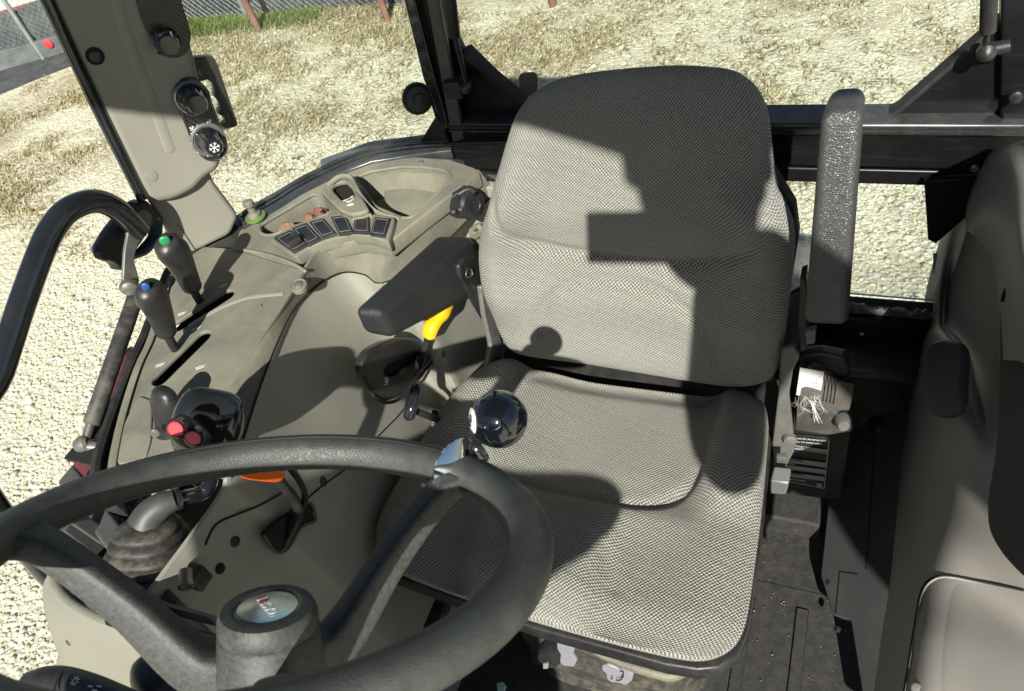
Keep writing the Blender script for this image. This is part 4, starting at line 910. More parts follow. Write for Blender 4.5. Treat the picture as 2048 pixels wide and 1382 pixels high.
# hole and black plug by the cushion
t = thing('orange_brake_lever', 'black lever with orange grip half hidden behind the wheel rim', 'lever')
b0_, n0_ = side_at(590, 1050)
ox = b0_.x - O.x
plate('gate_opening_shade', PL([(528, 1070), (560, 1040), (610, 1010), (624, 1008), (630, 1040), (600, 1052), (575, 1095), (556, 1105)], x=ox + .008), .008, 'void', t, bevel=.001)  # solid black plate, shade of an opening put into its colour
sweep('gate_edge', PL([(528, 1070), (552, 1104), (578, 1096), (602, 1054), (632, 1040), (622, 1006), (606, 1012)], x=ox + .010), .0022, 'lowtrim', t, n=6, k=3)
sweep('stem', [P(566, 1085, x=ox + .0), P(592, 1030, x=ox + .018), P(590, 1000, x=ox + .03), P(570, 975, x=ox + .042), P(552, 952, x=ox + .05)], [(.012, .007), (.012, .007), (.0105, .006), (.009, .006), (.008, .006)], 'black', t, n=12, exp=3.4, k=4)
sweep('guard', [P(602, 1020, x=ox + .01), P(610, 990, x=ox + .022), P(598, 960, x=ox + .03), P(580, 935, x=ox + .034)], (.007, .004), 'black', t, n=10, exp=3, k=4)
sweep('orange_grip', [P(552, 948, x=ox + .05), P(530, 942, x=ox + .055), P(505, 935, x=ox + .06), P(485, 926, x=ox + .062)], [(.011, .010), (.014, .012), (.015, .013), (.013, .011)], 'orange', t, n=16, exp=2.6, k=4, capround=.006)
screw(P(545, 946, x=ox + .066), (.6, -.7, .4), t, .003, m='steel')

# ================================================================== CONTROL PILLAR
cp = thing('control_pillar', 'broad beige side pillar trim carrying the heater and blower knobs', 'pillar')
P0 = P(300, 240, x=-.99); PN = Vector((.80, -.60, .06)).normalized()
def Q(u, v, lift=0.): return PP(u, v, P0 + PN * lift, PN)
def QL(px, lift=0.): return [Q(u, v, lift) for u, v in px]
plate('pillar_core', QL([(-150, -520), (150, -520), (405, 300), (428, 366), (478, 432), (462, 470), (400, 500), (352, 520), (338, 470), (296, 402)], -.014), .06, 'pillar', cp, bevel=.008, rnd=.01, normal=PN, res=3)
plate('pillar_cover', QL([(-128, -480), (208, -480), (360, 0), (436, 300), (443, 326), (436, 342), (412, 356), (392, 380), (350, 402), (306, 408), (282, 378), (98, 0)], .006), .055, 'pillar', cp, bevel=.012, rnd=.016, normal=PN, res=4)
sweep('edge_seal', QL([(-150, -480), (95, 0), (190, 205), (286, 398)], .004), (.010, .008), 'gloss', cp, n=10)
sweep('pillar_crease', QL([(236, 0), (250, 60), (300, 190), (340, 300)], .0035), (.012, .0035), 'pillar', cp, n=12, k=4, up=tuple(PN), capround=.006)
sweep('foot_ridge', QL([(355, 452), (372, 476), (388, 500)], -.0125), (.002, .002), 'pillar', cp, n=6, k=3)
up_ = plate('upper_knob_panel', QL([(248, -90), (330, -120), (366, 12), (384, 72), (376, 106), (352, 118), (326, 112), (308, 92), (282, 40)], .009), .006, 'carbon', cp, bevel=.0015, rnd=.01, normal=PN)
plate('blank_cover', QL([(268, -70), (326, -92), (344, -10), (340, 8), (288, 24), (278, 10)], .0115), .005, mat('blank_grey', (.04, .045, .042), .5), up_, bevel=.001, rnd=.002, normal=PN)
pan = QL([(348, 188), (354, 170), (372, 156), (392, 158), (410, 176), (452, 284), (453, 302), (440, 316), (418, 321), (402, 310), (388, 288)], .0095)
lp_ = plate('lower_knob_panel', pan, .006, 'carbon', cp, bevel=.0015, rnd=.012, normal=PN)
sweep('panel_rim', [p + PN * .0005 for p in roundpoly(pan, .012)] + [roundpoly(pan, .012)[0]], .0022, 'gloss', lp_, n=6)
def knob(u, v, r, h, m, par, lift=.010, tilt=(0, 0, 0), flutes=10):
    """fluted turning knob standing on the panel"""
    b = Q(u, v, lift); ax = (PN + Vector(tilt)).normalized(); a = ax.orthogonal().normalized(); b2 = ax.cross(a); vs = []; fs = []; n = 60
    prof = [(1.0, 0), (1.0, .12), (.86, .2), (.80, .6), (.72, .92), (.62, 1.0), (0, 1.0)]
    for k, (rr, hh) in enumerate(prof):
        for j in range(n):
            th = 2 * math.pi * j / n; fl = 1 - (.07 * max(0, math.cos(th * flutes)) if 2 <= k <= 4 else 0)
            vs.append(b + ax * (h * hh) + (a * math.cos(th) + b2 * math.sin(th)) * max(r * rr * fl, 1e-5))
    for i in range(len(prof) - 1):
        for j in range(n): fs.append((i * n + j, i * n + (j + 1) % n, (i + 1) * n + (j + 1) % n, (i + 1) * n + j))
    fs += [tuple(range(n)), tuple(range((len(prof) - 1) * n, len(prof) * n))]
    return raw('turning_knob', vs, fs, m, par, sharp=40), b + ax * h, ax
k1, kt, ka = knob(330, 82, .021, .034, 'gloss', up_, flutes=6)
kx = (Q(400, 60) - Q(330, 82)).normalized()
sweep('grip_bar', [Q(322, 62, .026), Q(345, 100, .026)], (.010, .013), 'gloss', k1, n=14, exp=4, up=tuple(PN), capround=.004)
sweep('pointer_mark', [Q(341, 64, .0405), Q(347, 78, .0405)], (.0016, .0006), 'white', k1, n=6, up=tuple(PN), capround=.001)
r1 = lathe('dial_ring', Q(384, 196, .010), PN, [(.0275, 0), (.0275, .003), (.024, .0045), (.0225, .003), (0, .003)], mat('dial_grey', (.12, .13, .13), .3), lp_, n=40)
k2, kt, ka = knob(384, 196, .0215, .042, 'gloss', lp_, .013)
sweep('heat_arc', [Q(384, 196, .0148) + (Q(384, 196).lerp(Q(384, 196), 0) * 0) + Matrix.Rotation(a, 3, PN) @ (PN.orthogonal().normalized() * .0245) for a in np.linspace(.2, 1.6, 10)], (.0012, .0005), 'blue', lp_, n=4, up=tuple(PN))
sweep('cold_arc', [Q(384, 196, .0148) + Matrix.Rotation(a, 3, PN) @ (PN.orthogonal().normalized() * .0245) for a in np.linspace(1.7, 3.2, 10)], (.0012, .0005), 'white', lp_, n=4, up=tuple(PN))
r2 = lathe('dial_ring', Q(416, 279, .010), PN, [(.0275, 0), (.0275, .003), (.024, .0045), (.0225, .003), (0, .003)], mat('dial_light_grey', (.11, .115, .112), .4), lp_, n=40)
k3, kt, ka = knob(416, 279, .0205, .044, 'gloss', lp_, .013)
ex = PN.orthogonal().normalized(); ey = PN.cross(ex)
def flake(c, r, par, th=.0007):
    for k in range(6):
        a = k * math.pi / 3 + .3; d = ex * math.cos(a) + ey * math.sin(a); s = ex * -math.sin(a) + ey * math.cos(a)
        sweep('snowflake_mark', [c, c + d * r], (th, .0003), 'white', par, n=4, up=tuple(PN))
        sweep('snowflake_mark', [c + d * r * .85 + s * r * .28, c + d * r * .55, c + d * r * .85 - s * r * .28], (th * .8, .0003), 'white', par, n=4, up=tuple(PN))
flake(kt + ka * .0006, .0085, k3, .0007); flake(Q(385, 259, .0102), .0055, lp_)
sweep('pointer_mark', [Q(416, 279, .030) + (ex * -.2 + ey * -.0) * .02 - UPV * .0155, Q(430, 284, .040) - UPV * .014], (.0014, .0012), 'white', k3, n=6)
for k in range(8):
    a = .4 + k * .62; c = Q(416, 279, .0143) + (ex * math.cos(a) + ey * math.sin(a)) * .0258; sweep('dial_mark', [c, c + (ex * math.cos(a) + ey * math.sin(a)) * .0022], (.0006, .0003), 'white', lp_, n=4, up=tuple(PN))
for k in range(3):
    a = k * 2.1; c = Q(419, 244, .0102); sweep('fan_mark', [c, c + (ex * math.cos(a) + ey * math.sin(a)) * .0045], (.0016, .0003), 'greytag', lp_, n=6, up=tuple(PN))
lathe('screw_recess', Q(190, 112, .0062), PN, [(.0125, 0), (.0125, .0008), (.010, .001), (.0095, -.003), (0, -.003)], 'void', cp, n=20); screw(Q(191, 113, .0065), PN, cp, .008, m='black')
lathe('clip_cap', Q(302, 352, .006), PN, [(.010, 0), (.0095, .0012), (0, .002)], 'pillar', cp, n=20)
# window grip behind the pillar
t = thing('window_grip', 'black side window grip with finger scallops behind the control pillar', 'handle')
WG = [PP(u, v, P(420, 190, x=-1.06), Vector((.75, -.62, .1)).normalized()) for u, v in [(372, 122), (392, 116), (420, 113), (430, 118), (437, 132), (476, 248), (474, 254), (448, 260), (443, 252), (450, 246), (448, 236), (436, 228), (440, 216), (436, 202), (428, 194), (428, 180), (424, 166), (416, 160), (400, 164), (380, 150)]]
plate('grip_body', WG, .028, 'black', t, bevel=.004, normal=(.75, -.62, .1))
sweep('maker_mark', [PP(u, v, P(420, 190, x=-1.06) + Vector((.012, -.01, 0)), Vector((.75, -.62, .1)).normalized()) for u, v in ((398, 140), (401, 152))], .0008, 'zinc', t, n=4)
# grab tube of the side window with bracket, hinge and gas strut
t = thing('grab_tube', 'bent black grab tube sweeping down outside the side window', 'handle')
gx_ = -1.0
sweep('tube', [W(-.93, .20, -1.14), W(-.98, .17, -1.08), W(-1.0, .17, -.95), P(-60, 930, x=gx_), P(0, 745, x=gx_), P(40, 620, x=gx_), P(80, 510, x=gx_), P(106, 455, x=gx_), P(140, 418, x=gx_), P(190, 402, x=gx_), P(236, 420, x=gx_), P(278, 462, x=gx_ - .01)], .0175, 'gloss', t, n=20, k=6)
plate('bracket_plate', PL([(256, 442), (292, 418), (306, 432), (298, 460), (275, 490), (268, 520), (280, 560), (276, 578), (258, 584), (246, 572), (250, 500), (256, 470)], x=gx_ - .004), .006, 'zinc', t, bevel=.0015, rnd=.006)
lathe('bracket_bolt', P(258, 575, x=gx_ + .006), (.75, -.6, .1), [(.013, -.006), (.014, 0), (.011, .006), (.006, .008), (0, .0085)], 'steel', t, n=16)
plate('hinge_block', PL([(204, 500), (226, 462), (268, 410), (292, 396), (330, 436), (328, 478), (300, 510), (262, 524), (248, 545), (238, 528), (214, 520)], x=gx_ - .03), .03, 'black', t, bevel=.006, rnd=.01)
plate('hinge_gasket', PL([(202, 505), (268, 404), (280, 412), (216, 522), (206, 518)], x=gx_ - .022), .02, 'matte', t, bevel=.003)
t = thing('side_window_gas_strut', 'dusty black gas strut running down outside the sill rail', 'gas strut')
sweep('cylinder', [P(272, 592, x=-1.0), P(184, 846, x=-.975)], .0125, mat('strut_dusty', (.028, .028, .027), .55, dust=.4, vscale=40), t, n=16, capround=.004)
sweep('rod', [P(270, 575, x=-1.0), P(268, 605, x=-1.0)], .006, 'steel', t, n=10)
sweep('rod_end', [P(182, 846, x=-.975), P(172, 880, x=-.972)], .007, 'steel', t, n=10)
lathe('ball_socket', P(167, 888, x=-.972), (.8, .45, .1), [(0, -.012), (.010, -.010), (.013, -.002), (.012, .006), (.008, .010), (0, .010)], 'zinc', t, n=18)
sweep('stud', [P(172, 892, x=-.968), P(206, 895, x=-.95)], .009, 'zinc', t, n=12)
lathe('stud_washer', P(186, 893, x=-.962), (1, .1, 0), [(.0115, -.002), (.0115, .002), (0, .002)], 'steel', t, n=16)

# ================================================================== STEERING WHEEL
wc = W(-.364, .164, -.452); wn = Vector((-.033, .588, .808)).normalized(); wu = (Vector((1, 0, 0)) - wn * wn.x).normalized(); wv = wn.cross(wu)
def wheel_pt(u, v, h=0.): return PP(u, v, wc + wn * h, wn)
def ang(p): d = p - wc; return math.atan2(d.dot(wv), d.dot(wu))
WR = .2
sw = thing('steering_wheel', 'worn black steering wheel in the foreground with a round badged hub', 'steering wheel')
ring = [wc + wu * (WR * math.cos(a)) + wv * (WR * math.sin(a)) for a in np.linspace(0, 2 * math.pi, 97)]
V = []; F = []; n_ = 20
for i in range(96):
    a = 2 * math.pi * i / 96; rad = wu * math.cos(a) + wv * math.sin(a); kk_ = 1 - .07 * (1 - math.sin(a))
    for j in range(n_):
        th = 2 * math.pi * j / n_; c, s = math.cos(th), math.sin(th)
        V.append(wc + rad * (WR + .0185 * kk_ * math.copysign(abs(c) ** .85, c)) + wn * (.0172 * kk_ * math.copysign(abs(s) ** .85, s)))
for i in range(96):
    for j in range(n_): F.append((i * n_ + j, i * n_ + (j + 1) % n_, ((i + 1) % 96) * n_ + (j + 1) % n_, ((i + 1) % 96) * n_ + j))
raw('rim', V, F, 'rim', sw, sharp=180)
for rr_, hh in ((WR - .004, .0170),):
    sweep('rim_seam', [wc + (wu * math.cos(a) + wv * math.sin(a)) * rr_ + wn * hh for a in np.linspace(1.2, 2.75, 40)], (.0009, .0009), 'matte', sw, n=5)
HD = .058; hc = PP(535, 1214, wc - wn * HD, wn)   # hub cap centre, sunk below the rim plane
hr = .0375
lathe('hub_cap', hc - wn * .018, wn, [(hr * .98, 0), (hr * 1.02, .004), (hr, .012), (hr * .93, .0175), (hr * .72, .019), (hr * .66, .0185), (hr * .655, .016), (0, .016)], 'hubgrey', sw, n=56)
lathe('badge_ring', hc - wn * .0015, wn, [(hr * .655, 0), (hr * .655, .0014), (hr * .63, .0016), (hr * .62, .0004), (0, .0004)], mat('brass_ring', (.35, .3, .18), .3, metal=.8), sw, n=48)
bd = lathe('badge', hc - wn * .001, wn, [(hr * .60, 0), (hr * .60, .0014), (hr * .4, .0022), (hr * .2, .0026), (0, .0027)], mat('badge_silver', (.55, .6, .6), .16, metal=.85, var=.1), sw, n=48)
# badge lettering reads from lower right to upper left in the picture
tx = (PP(520, 1188, hc, wn) - PP(553, 1226, hc, wn)).normalized(); ty = wn.cross(tx)
text('lettering', 'CASE', hc + wn * .0022 + tx * -.0052, tx, ty, .0108, 'white', bd, width=.0205)
for k, mm in enumerate(('badgered', 'white', 'badgered')):
    q = hc + wn * .0022 + tx * (.0078 + k * .0028); sweep('badge_bar', [q - ty * .0042, q + ty * .0042], (.0010, .0004), mm, bd, n=4, up=tuple(wn))
lathe('hub', hc - wn * .105, wn, [(.040, 0), (.041, .05), (.0385, .085), (.0365, .0875), (0, .088)], 'hubgrey', sw, n=48)
def spoke(ang_, nm='spoke'):
    d = wu * math.cos(ang_) + wv * math.sin(ang_); hb = hc - wn * .058
    pts = [hb + d * .02, hb + d * .06 + wn * .002, wc * .5 + (hb) * .5 + d * .115 - wn * .0, wc + d * (WR - .03) - wn * .012, wc + d * (WR - .004) - wn * .004]
    return sweep(nm, pts, [(.016, .021), (.0155, .019), (.0125, .0145), (.0130, .012), (.021, .0115)], 'hubgrey', sw, n=20, exp=4.5, up=tuple(wn), k=6)
a_r = ang(wheel_pt(905, 955)); a_l = ang(wheel_pt(78, 1068))
spoke(a_r); spoke(a_l); spoke(a_r - (a_l % (2 * math.pi) - a_r) if False else (a_r + (a_l % (2 * math.pi))) / 2 + math.pi)
# spinner knob
sk = thing('spinner_knob', 'glossy black eight ball spinner knob clamped on the steering wheel rim', 'knob')
ka_ = ang(wheel_pt(968, 925)); kd = wu * math.cos(ka_) + wv * math.sin(ka_); kt_ = (-wu * math.sin(ka_) + wv * math.cos(ka_)); kc = wc + kd * WR
bc = O + ray(998, 838) * .735
bm = bmesh.new(); bmesh.ops.create_uvsphere(bm, u_segments=48, v_segments=32, radius=.0288); me = bpy.data.meshes.new('ball'); bm.to_mesh(me); bm.free(); me.transform(Matrix.Translation(bc))
ball = mk('ball', me, mat('ball_black', (.004, .006, .009), .06, var=.05, coat=1.), sk, sharp=180)
bn = Vector((-.80, -.42, .0)).normalized()
dn = (R @ np.array([-.965, .05, -.26])); bn = Vector(dn.tolist()).normalized()
lathe('number_disc', bc + bn * .0268, bn, [(.0132, -.0006), (.0132, .0006), (.010, .0016), (0, .0023)], 'white', ball, n=30)
b_up = UPV - bn * UPV.dot(bn); text('number', '8', bc + bn * .0292, b_up.cross(bn), b_up, .020, 'matte', ball)
ax_ = (bc - kc).normalized()
lathe('collar', kc + ax_ * .022, ax_, [(.014, 0), (.016, .003), (.016, .006), (.012, .0085), (0, .009)], 'gloss', sk, n=26)
for s_, (w0, nm) in ((-.011, (.014, 'clamp_band')),):
    pts = []
    for a in np.linspace(math.radians(12), math.radians(196), 26):
        pts.append(kc + kt_ * -.006 + (kd * math.cos(a) * .0208 + wn * math.sin(a) * .0195))
    sweep('clamp_band', pts, (.0145, .0013), 'chrome', sk, n=10, exp=6, up=None if False else None)
sweep('clamp_tab', [kc + kd * .023 + wn * .002, kc + kd * .034 - wn * .004, kc + kd * .040 - wn * .008], (.014, .002), 'chrome', sk, n=10, exp=5)
sweep('clamp_bolt', [kc - kd * .023 - wn * .010 - kt_ * .02, kc - kd * .021 - wn * .014 + kt_ * .026], .003, 'steel', sk, n=8)

# dash cowl under the wheel, stalk and column
dc = thing('dash_cowl', 'beige dash cowl under the steering wheel with a broken dark opening', 'dash cowl')
zt = -.70
top_px = [(108, 1158), (100, 1128), (118, 1112), (160, 1118), (250, 1170), (330, 1230), (420, 1285), (440, 1330), (410, 1400), (300, 1300), (180, 1232), (125, 1195)]
topP = PL([(100, 1140), (112, 1116), (150, 1110), (230, 1140), (330, 1200), (430, 1225), (470, 1290), (360, 1262), (250, 1250), (160, 1215), (118, 1180)], z=zt)
plate('cowl_top', topP, .02, 'dusty', dc, bevel=.006, normal=(0, .1, 1), holes=[PL([(118, 1148), (124, 1138), (150, 1136), (163, 1160), (152, 1184), (128, 1182), (112, 1166)], z=zt)], smooth=0, rnd=.01)
frt = [P(u, v, z=zt + .004) for u, v in [(101, 1140), (118, 1180), (160, 1216), (250, 1252), (360, 1266), (470, 1292)]]
low = [P(u, v, z=-.70 - .16) for u, v in [(205, 1440), (210, 1450), (250, 1470), (330, 1500), (420, 1520), (520, 1520)]]
low = [P(u, v, z=-.98) for u, v in [(158, 1400), (172, 1420), (205, 1445), (280, 1470), (400, 1490), (500, 1500)]]
mid2 = [a.lerp(b, .12) + Vector((-.01, -.012, 0)) for a, b in zip(frt, low)]
surf('cowl_front', [frt, mid2, [a.lerp(b, .5) + Vector((-.008, -.012, 0)) for a, b in zip(frt, low)], low], 'pillar', dc, k=5, thick=.006)  # darker beige copy, colour lowered against the direct sun
lathe('opening_shade_disc', P(138, 1160, z=zt - .022), (0, 0, 1), [(.022, 0), (.022, .003), (0, .003)], 'void', dc, n=16)  # black disc painting the shade inside the broken opening
plate('dark_insert', PL([(156, 1165), (175, 1155), (235, 1165), (300, 1195), (330, 1235), (290, 1248), (220, 1243), (170, 1215)], z=zt + .006), .012, 'hubgrey', dc, bevel=.004, rnd=.012, normal=(0, .1, 1))
sweep('insert_scoop', [P(232, 1196, z=zt + .008), P(262, 1212, z=zt + .012), P(310, 1228, z=zt + .012)], [(.012, .006), (.016, .008), (.014, .006)], 'hubgrey', dc, n=14, k=4, capround=.008)
lip_ = [(101, 1140), (118, 1180), (160, 1216), (250, 1252), (360, 1266), (470, 1292)]
sweep('cowl_lip', [P(u, v, z=zt + .003) for u, v in lip_], (.005, .004), 'dusty', dc, n=10, k=5)
stk = thing('light_stalk', 'black column stalk with white light symbols at the bottom left corner', 'stalk')
sweep('stalk_arm', [P(60, 1362, z=-.62), P(90, 1362, z=-.62), P(130, 1366, z=-.62), P(190, 1385, z=-.62), P(260, 1415, z=-.62)], [(.009, .010), (.0135, .0135), (.0145, .0145), (.0145, .0145), (.014, .014)], 'black', stk, n=18, k=4, capround=.008)
sp0 = P(150, 1362, z=-.605)
for k in range(8):
    a = k * math.pi / 4; d = Vector((math.cos(a), math.sin(a), 0)); sweep('light_symbol', [sp0 + d * .0018, sp0 + d * .0045], (.0005, .0005), 'white', stk, n=4)
for k in range(3):
    q = P(176 + k * 9, 1372 + (k % 2) * 8, z=-.605); sweep('light_symbol', [q, q + Vector((.005, .001, 0))], (.0006, .0006), 'white', stk, n=4)
sweep('grip_groove', [P(118, 1345, z=-.603), P(106, 1390, z=-.603)], (.0012, .0008), 'void', stk, n=5)
col = thing('column_shroud', 'dark rounded steering column shroud behind the wheel hub', 'shroud')
e0 = hc - wn * .10; sweep('shroud', [e0, e0 - wn * .12 + Vector((-.02, -.02, 0)), e0 - wn * .32 + Vector((-.03, -.06, 0))], [(.045, .045), (.060, .058), (.075, .07)], 'black', col, n=28, exp=2.6, k=4)
sweep('side_pod', [P(300, 1372, z=-.66), P(350, 1350, z=-.67), P(420, 1362, z=-.68), P(470, 1400, z=-.69)], [(.030, .022), (.034, .026), (.034, .028), (.03, .028)], mat('blue_black_plastic', (.028, .034, .04), .4, var=.2, dust=.08), col, n=22, exp=2.6, k=5, capround=.015)

# ================================================================== DRIVER SEAT
seat = thing('driver_seat', 'worn driver seat in light grey woven fabric with one armrest folded up', 'seat')
sz = Vector((0, .075, 1)).normalized(); s0 = W(-.3, .374, -1.0)
def SP(u, v): return PP(u, v, s0, sz)
bot = [(778, 1136), (900, 1181), (1060, 1234), (1220, 1279), (1330, 1306), (1390, 1316), (1436, 1312)]
rgt = [(1436, 1312), (1474, 1284), (1494, 1236), (1510, 1130), (1524, 1020), (1533, 920), (1537, 850), (1528, 808)]
top_ = [(985, 748), (1030, 736), (1090, 742), (1180, 764), (1300, 780), (1400, 792), (1460, 794), (1528, 808)]
lft = [(778, 1136), (758, 1100), (752, 1062), (772, 1010), (812, 940), (860, 872), (912, 806), (985, 748)]
def pdist(poly, sx, sy):
    A = [(a * sx, b * sy) for a, b in crom2(poly)]
    def f(s, t):
        x, y = s * sx, t * sy; best = 9.
        for (ax, ay), (bx, by) in zip(A, A[1:]):
            dx, dy = bx - ax, by - ay; u = max(0, min(1, ((x - ax) * dx + (y - ay) * dy) / (dx * dx + dy * dy + 1e-12))); best = min(best, (x - ax - u * dx) ** 2 + (y - ay - u * dy) ** 2)
        return math.sqrt(best)
    return f
def crom2(poly): return [(v.x, v.y) for v in crom([Vector((a, b, 0)) for a, b in poly], 4)]
cseam = pdist([(.15, .97), (.165, .66), (.22, .52), (.33, .47), (.5, .455), (.66, .465), (.77, .51), (.835, .65), (.85, .97)], .5, .43)
bseam = pdist([(.05, .66), (.13, .54), (.26, .47), (.5, .45), (.74, .47), (.87, .54), (.95, .66)], .5, .52)
bseam2 = pdist([(.20, .14), (.25, .27), (.35, .36), (.5, .385), (.65, .36), (.75, .27), (.80, .14)], .5, .52)
fseam = pdist([(.28, .36), (.42, .375), (.56, .36), (.64, .29), (.69, .17)], .5, .43)
def cush(s, t):
    b = smooth01(t, .42, .62)
    edge = max(smooth01(s, .80, .90), smooth01(1 - s, .80, .90))
    r = .044 * b * edge                                   # side bolsters at the rear
    r -= .014 * b * (1 - edge)
    step = smooth01(t, .40, .50) * (1 - smooth01(t, .50, .60)); r -= .010 * step * (1 - edge)
    f = 1 - smooth01(t, .30, .50)
    pom = (1 - smooth01(abs(s - .47), .13, .22))
    r += f * (.032 * pom - .010) + .014 * f * max(smooth01(s, .74, .92), smooth01(1 - s, .74, .92))
    r -= .02 * smooth01(t, .90, 1.0) * (1 - edge) + .016 * smooth01(1 - t, .86, 1.0)
    r -= .011 * math.exp(-(cseam(s, t) / .0075) ** 2) + .005 * math.exp(-(fseam(s, t) / .010) ** 2)
    r += .0015 * math.sin(s * 17 + t * 5) * math.sin(t * 13)
    return r
pillow('cushion', [SP(*q) for q in bot], [SP(*q) for q in rgt], [SP(*q) for q in top_], [SP(*q) for q in lft], sz, .022, .05, 'fabric', seat, cush, 110, 110, 2.6)
plate('cushion_tray', [SP(*q) + Vector((0, -.004, -.024)) for q in [(775, 1132), (1060, 1236), (1330, 1310), (1395, 1320), (1440, 1316), (1478, 1288), (1500, 1236), (1515, 1130), (1530, 1020), (1545, 860), (1528, 800), (1400, 785), (1000, 745), (880, 845), (752, 1066), (756, 1104)]], .03, 'black', seat, bevel=.004, normal=sz)
bn_ = Vector((0, -1, .208)).normalized(); b0 = W(0, .82, -.96)
def BP(u, v): return PP(u, v, b0, bn_)
bb = [(1012, 690), (1040, 706), (1100, 716), (1180, 726), (1300, 746), (1400, 762), (1470, 770), (1522, 766)]
br = [(1522, 766), (1552, 742), (1572, 660), (1586, 540), (1590, 460), (1574, 415), (1552, 372), (1545, 300), (1536, 225), (1512, 172)]
bt = [(1058, 192), (1100, 166), (1160, 150), (1240, 140), (1340, 133), (1420, 136), (1470, 145), (1512, 172)]
bl = [(1012, 690), (992, 640), (975, 575), (965, 505), (970, 450), (988, 395), (1003, 330), (1018, 275), (1033, 230), (1058, 192)]
def back(s, t):
    e = max(smooth01(s, .74, .93), smooth01(1 - s, .74, .93))
    r = .042 * e * smooth01(t, .10, .32) * (1 - smooth01(t, .62, .80))
    q = (s - .5) / .5
    r -= .012 * math.exp(-(bseam(s, t) / .0085) ** 2) + .007 * math.exp(-(bseam2(s, t) / .009) ** 2)
    r += .016 * math.exp(-((t - .33) / .12) ** 2) * (1 - smooth01(abs(q), .4, .75))
    r += .016 * smooth01(t, .45, .6) * (1 - smooth01(t, .8, 1))
    r += .0012 * math.sin(s * 15 + 1) * math.sin(t * 12)
    return r
bk = pillow('backrest', [BP(*q) for q in bb], [BP(*q) for q in br], [BP(*q) for q in bt], [BP(*q) for q in bl], bn_, .028, .05, 'fabric', seat, back, 110, 110, 2.4)
plate('back_shell', [BP(*q) - bn_ * .03 for q in [(1030, 700), (1180, 730), (1400, 766), (1500, 770), (1546, 740), (1568, 650), (1592, 500), (1584, 440), (1540, 370), (1515, 240), (1470, 185), (1240, 180), (1090, 215), (1045, 280), (1000, 420), (985, 510), (1005, 640)]], .05, 'matte', seat, bevel=.01, normal=bn_)
plate('gap_cover', PL([(1010, 690), (1530, 760), (1560, 770), (1560, 880), (1450, 800), (1000, 770)], y=.87), .01, 'matte', seat)
sweep('back_hinge_bar', [W(-.55, .86, -.99), W(-.06, .86, -.99)], .014, mat('blue_black_steel', (.035, .045, .06), .4, var=.2), seat, n=12)
# armrest folded down on the picture's left
al = hexa('armrest', [P(704, 618, x=-.617), P(757, 624, x=-.572), P(790, 679, x=-.570), P(724, 668, x=-.618)], [P(872, 467, x=-.622), P(948, 470, x=-.572), P(952, 592, x=-.574), P(872, 592, x=-.622)], 'vinyl2', seat, bevel=.013, seg=5)
al['label'] = 'black vinyl armrest folded down beside the console'
am = plate('armrest_mount', PL([(918, 530), (930, 516), (948, 514), (972, 536), (985, 580), (996, 640), (985, 645), (972, 640), (940, 585), (922, 556)], x=-.566), .012, 'black', seat, bevel=.003, rnd=.006)
lathe('mount_clip', P(938, 546, x=-.564), (1, -.1, 0), [(.010, -.002), (.010, .0006), (.0085, .0012), (.008, -.001), (0, -.001)], 'matte', am, n=18)
sweep('retaining_clip', PL([(934, 541), (932, 550), (938, 555), (945, 549), (943, 538)], x=-.5625), .0013, 'steel', am, n=6, k=4)
plate('recliner_plate', PL([(962, 572), (975, 566), (985, 600), (998, 660), (1006, 690), (1004, 725), (988, 740), (975, 735), (984, 690), (970, 630)], x=-.556), .010, 'zinc', seat, bevel=.003, rnd=.006)
# armrest folded up on the picture's right
def UR(u, v): return PP(u, v, W(0, .755, -.60), Vector((0, -1, .16)).normalized())
ar = hexa('armrest', [UR(1638, 236), UR(1727, 226), UR(1697, 656), UR(1606, 652)], [UR(1650, 222) + Vector((.002, .055, 0)), UR(1724, 218) + Vector((.002, .055, 0)), UR(1690, 660) + Vector((0, .055, -.005)), UR(1612, 655) + Vector((0, .055, -.005))], 'vinyl', seat, bevel=.012, seg=5)
ar['label'] = 'grained black armrest folded upright beside the backrest'
plate('armrest_mount', PL([(1600, 560), (1612, 556), (1616, 650), (1614, 700), (1600, 706), (1596, 650)], y=.80), .03, 'black', seat, bevel=.003)
plate('pivot_bracket', PL([(1610, 664), (1632, 661), (1630, 688), (1612, 690)], y=.79), .012, 'zinc', seat, bevel=.002)
plate('recliner_plate', PL([(1562, 700), (1588, 694), (1600, 715), (1586, 740), (1578, 790), (1586, 860), (1588, 905), (1570, 938), (1548, 936), (1544, 890), (1556, 790)], y=.80), .010, 'zinc', seat, bevel=.003, rnd=.005)
plate('back_side_plate', PL([(1562, 600), (1600, 580), (1602, 700), (1562, 720)], y=.86), .01, 'black', seat, bevel=.002)
lathe('plate_boss', P(1580, 880, y=.795), (.3, -1, .2), [(.012, -.004), (.011, .004), (.006, .006), (0, .006)], 'zinc', seat, n=16)
hexa('release_handle', PL([(1548, 932), (1583, 936), (1578, 968), (1541, 962)], y=.74), PL([(1541, 962), (1578, 968), (1572, 990), (1541, 988)], y=.715), 'silver', seat, bevel=.003, seg=3)
plate('handle_stem', PL([(1553, 915), (1572, 915), (1570, 945), (1552, 945)], y=.76), .01, 'zinc', seat, bevel=.002)
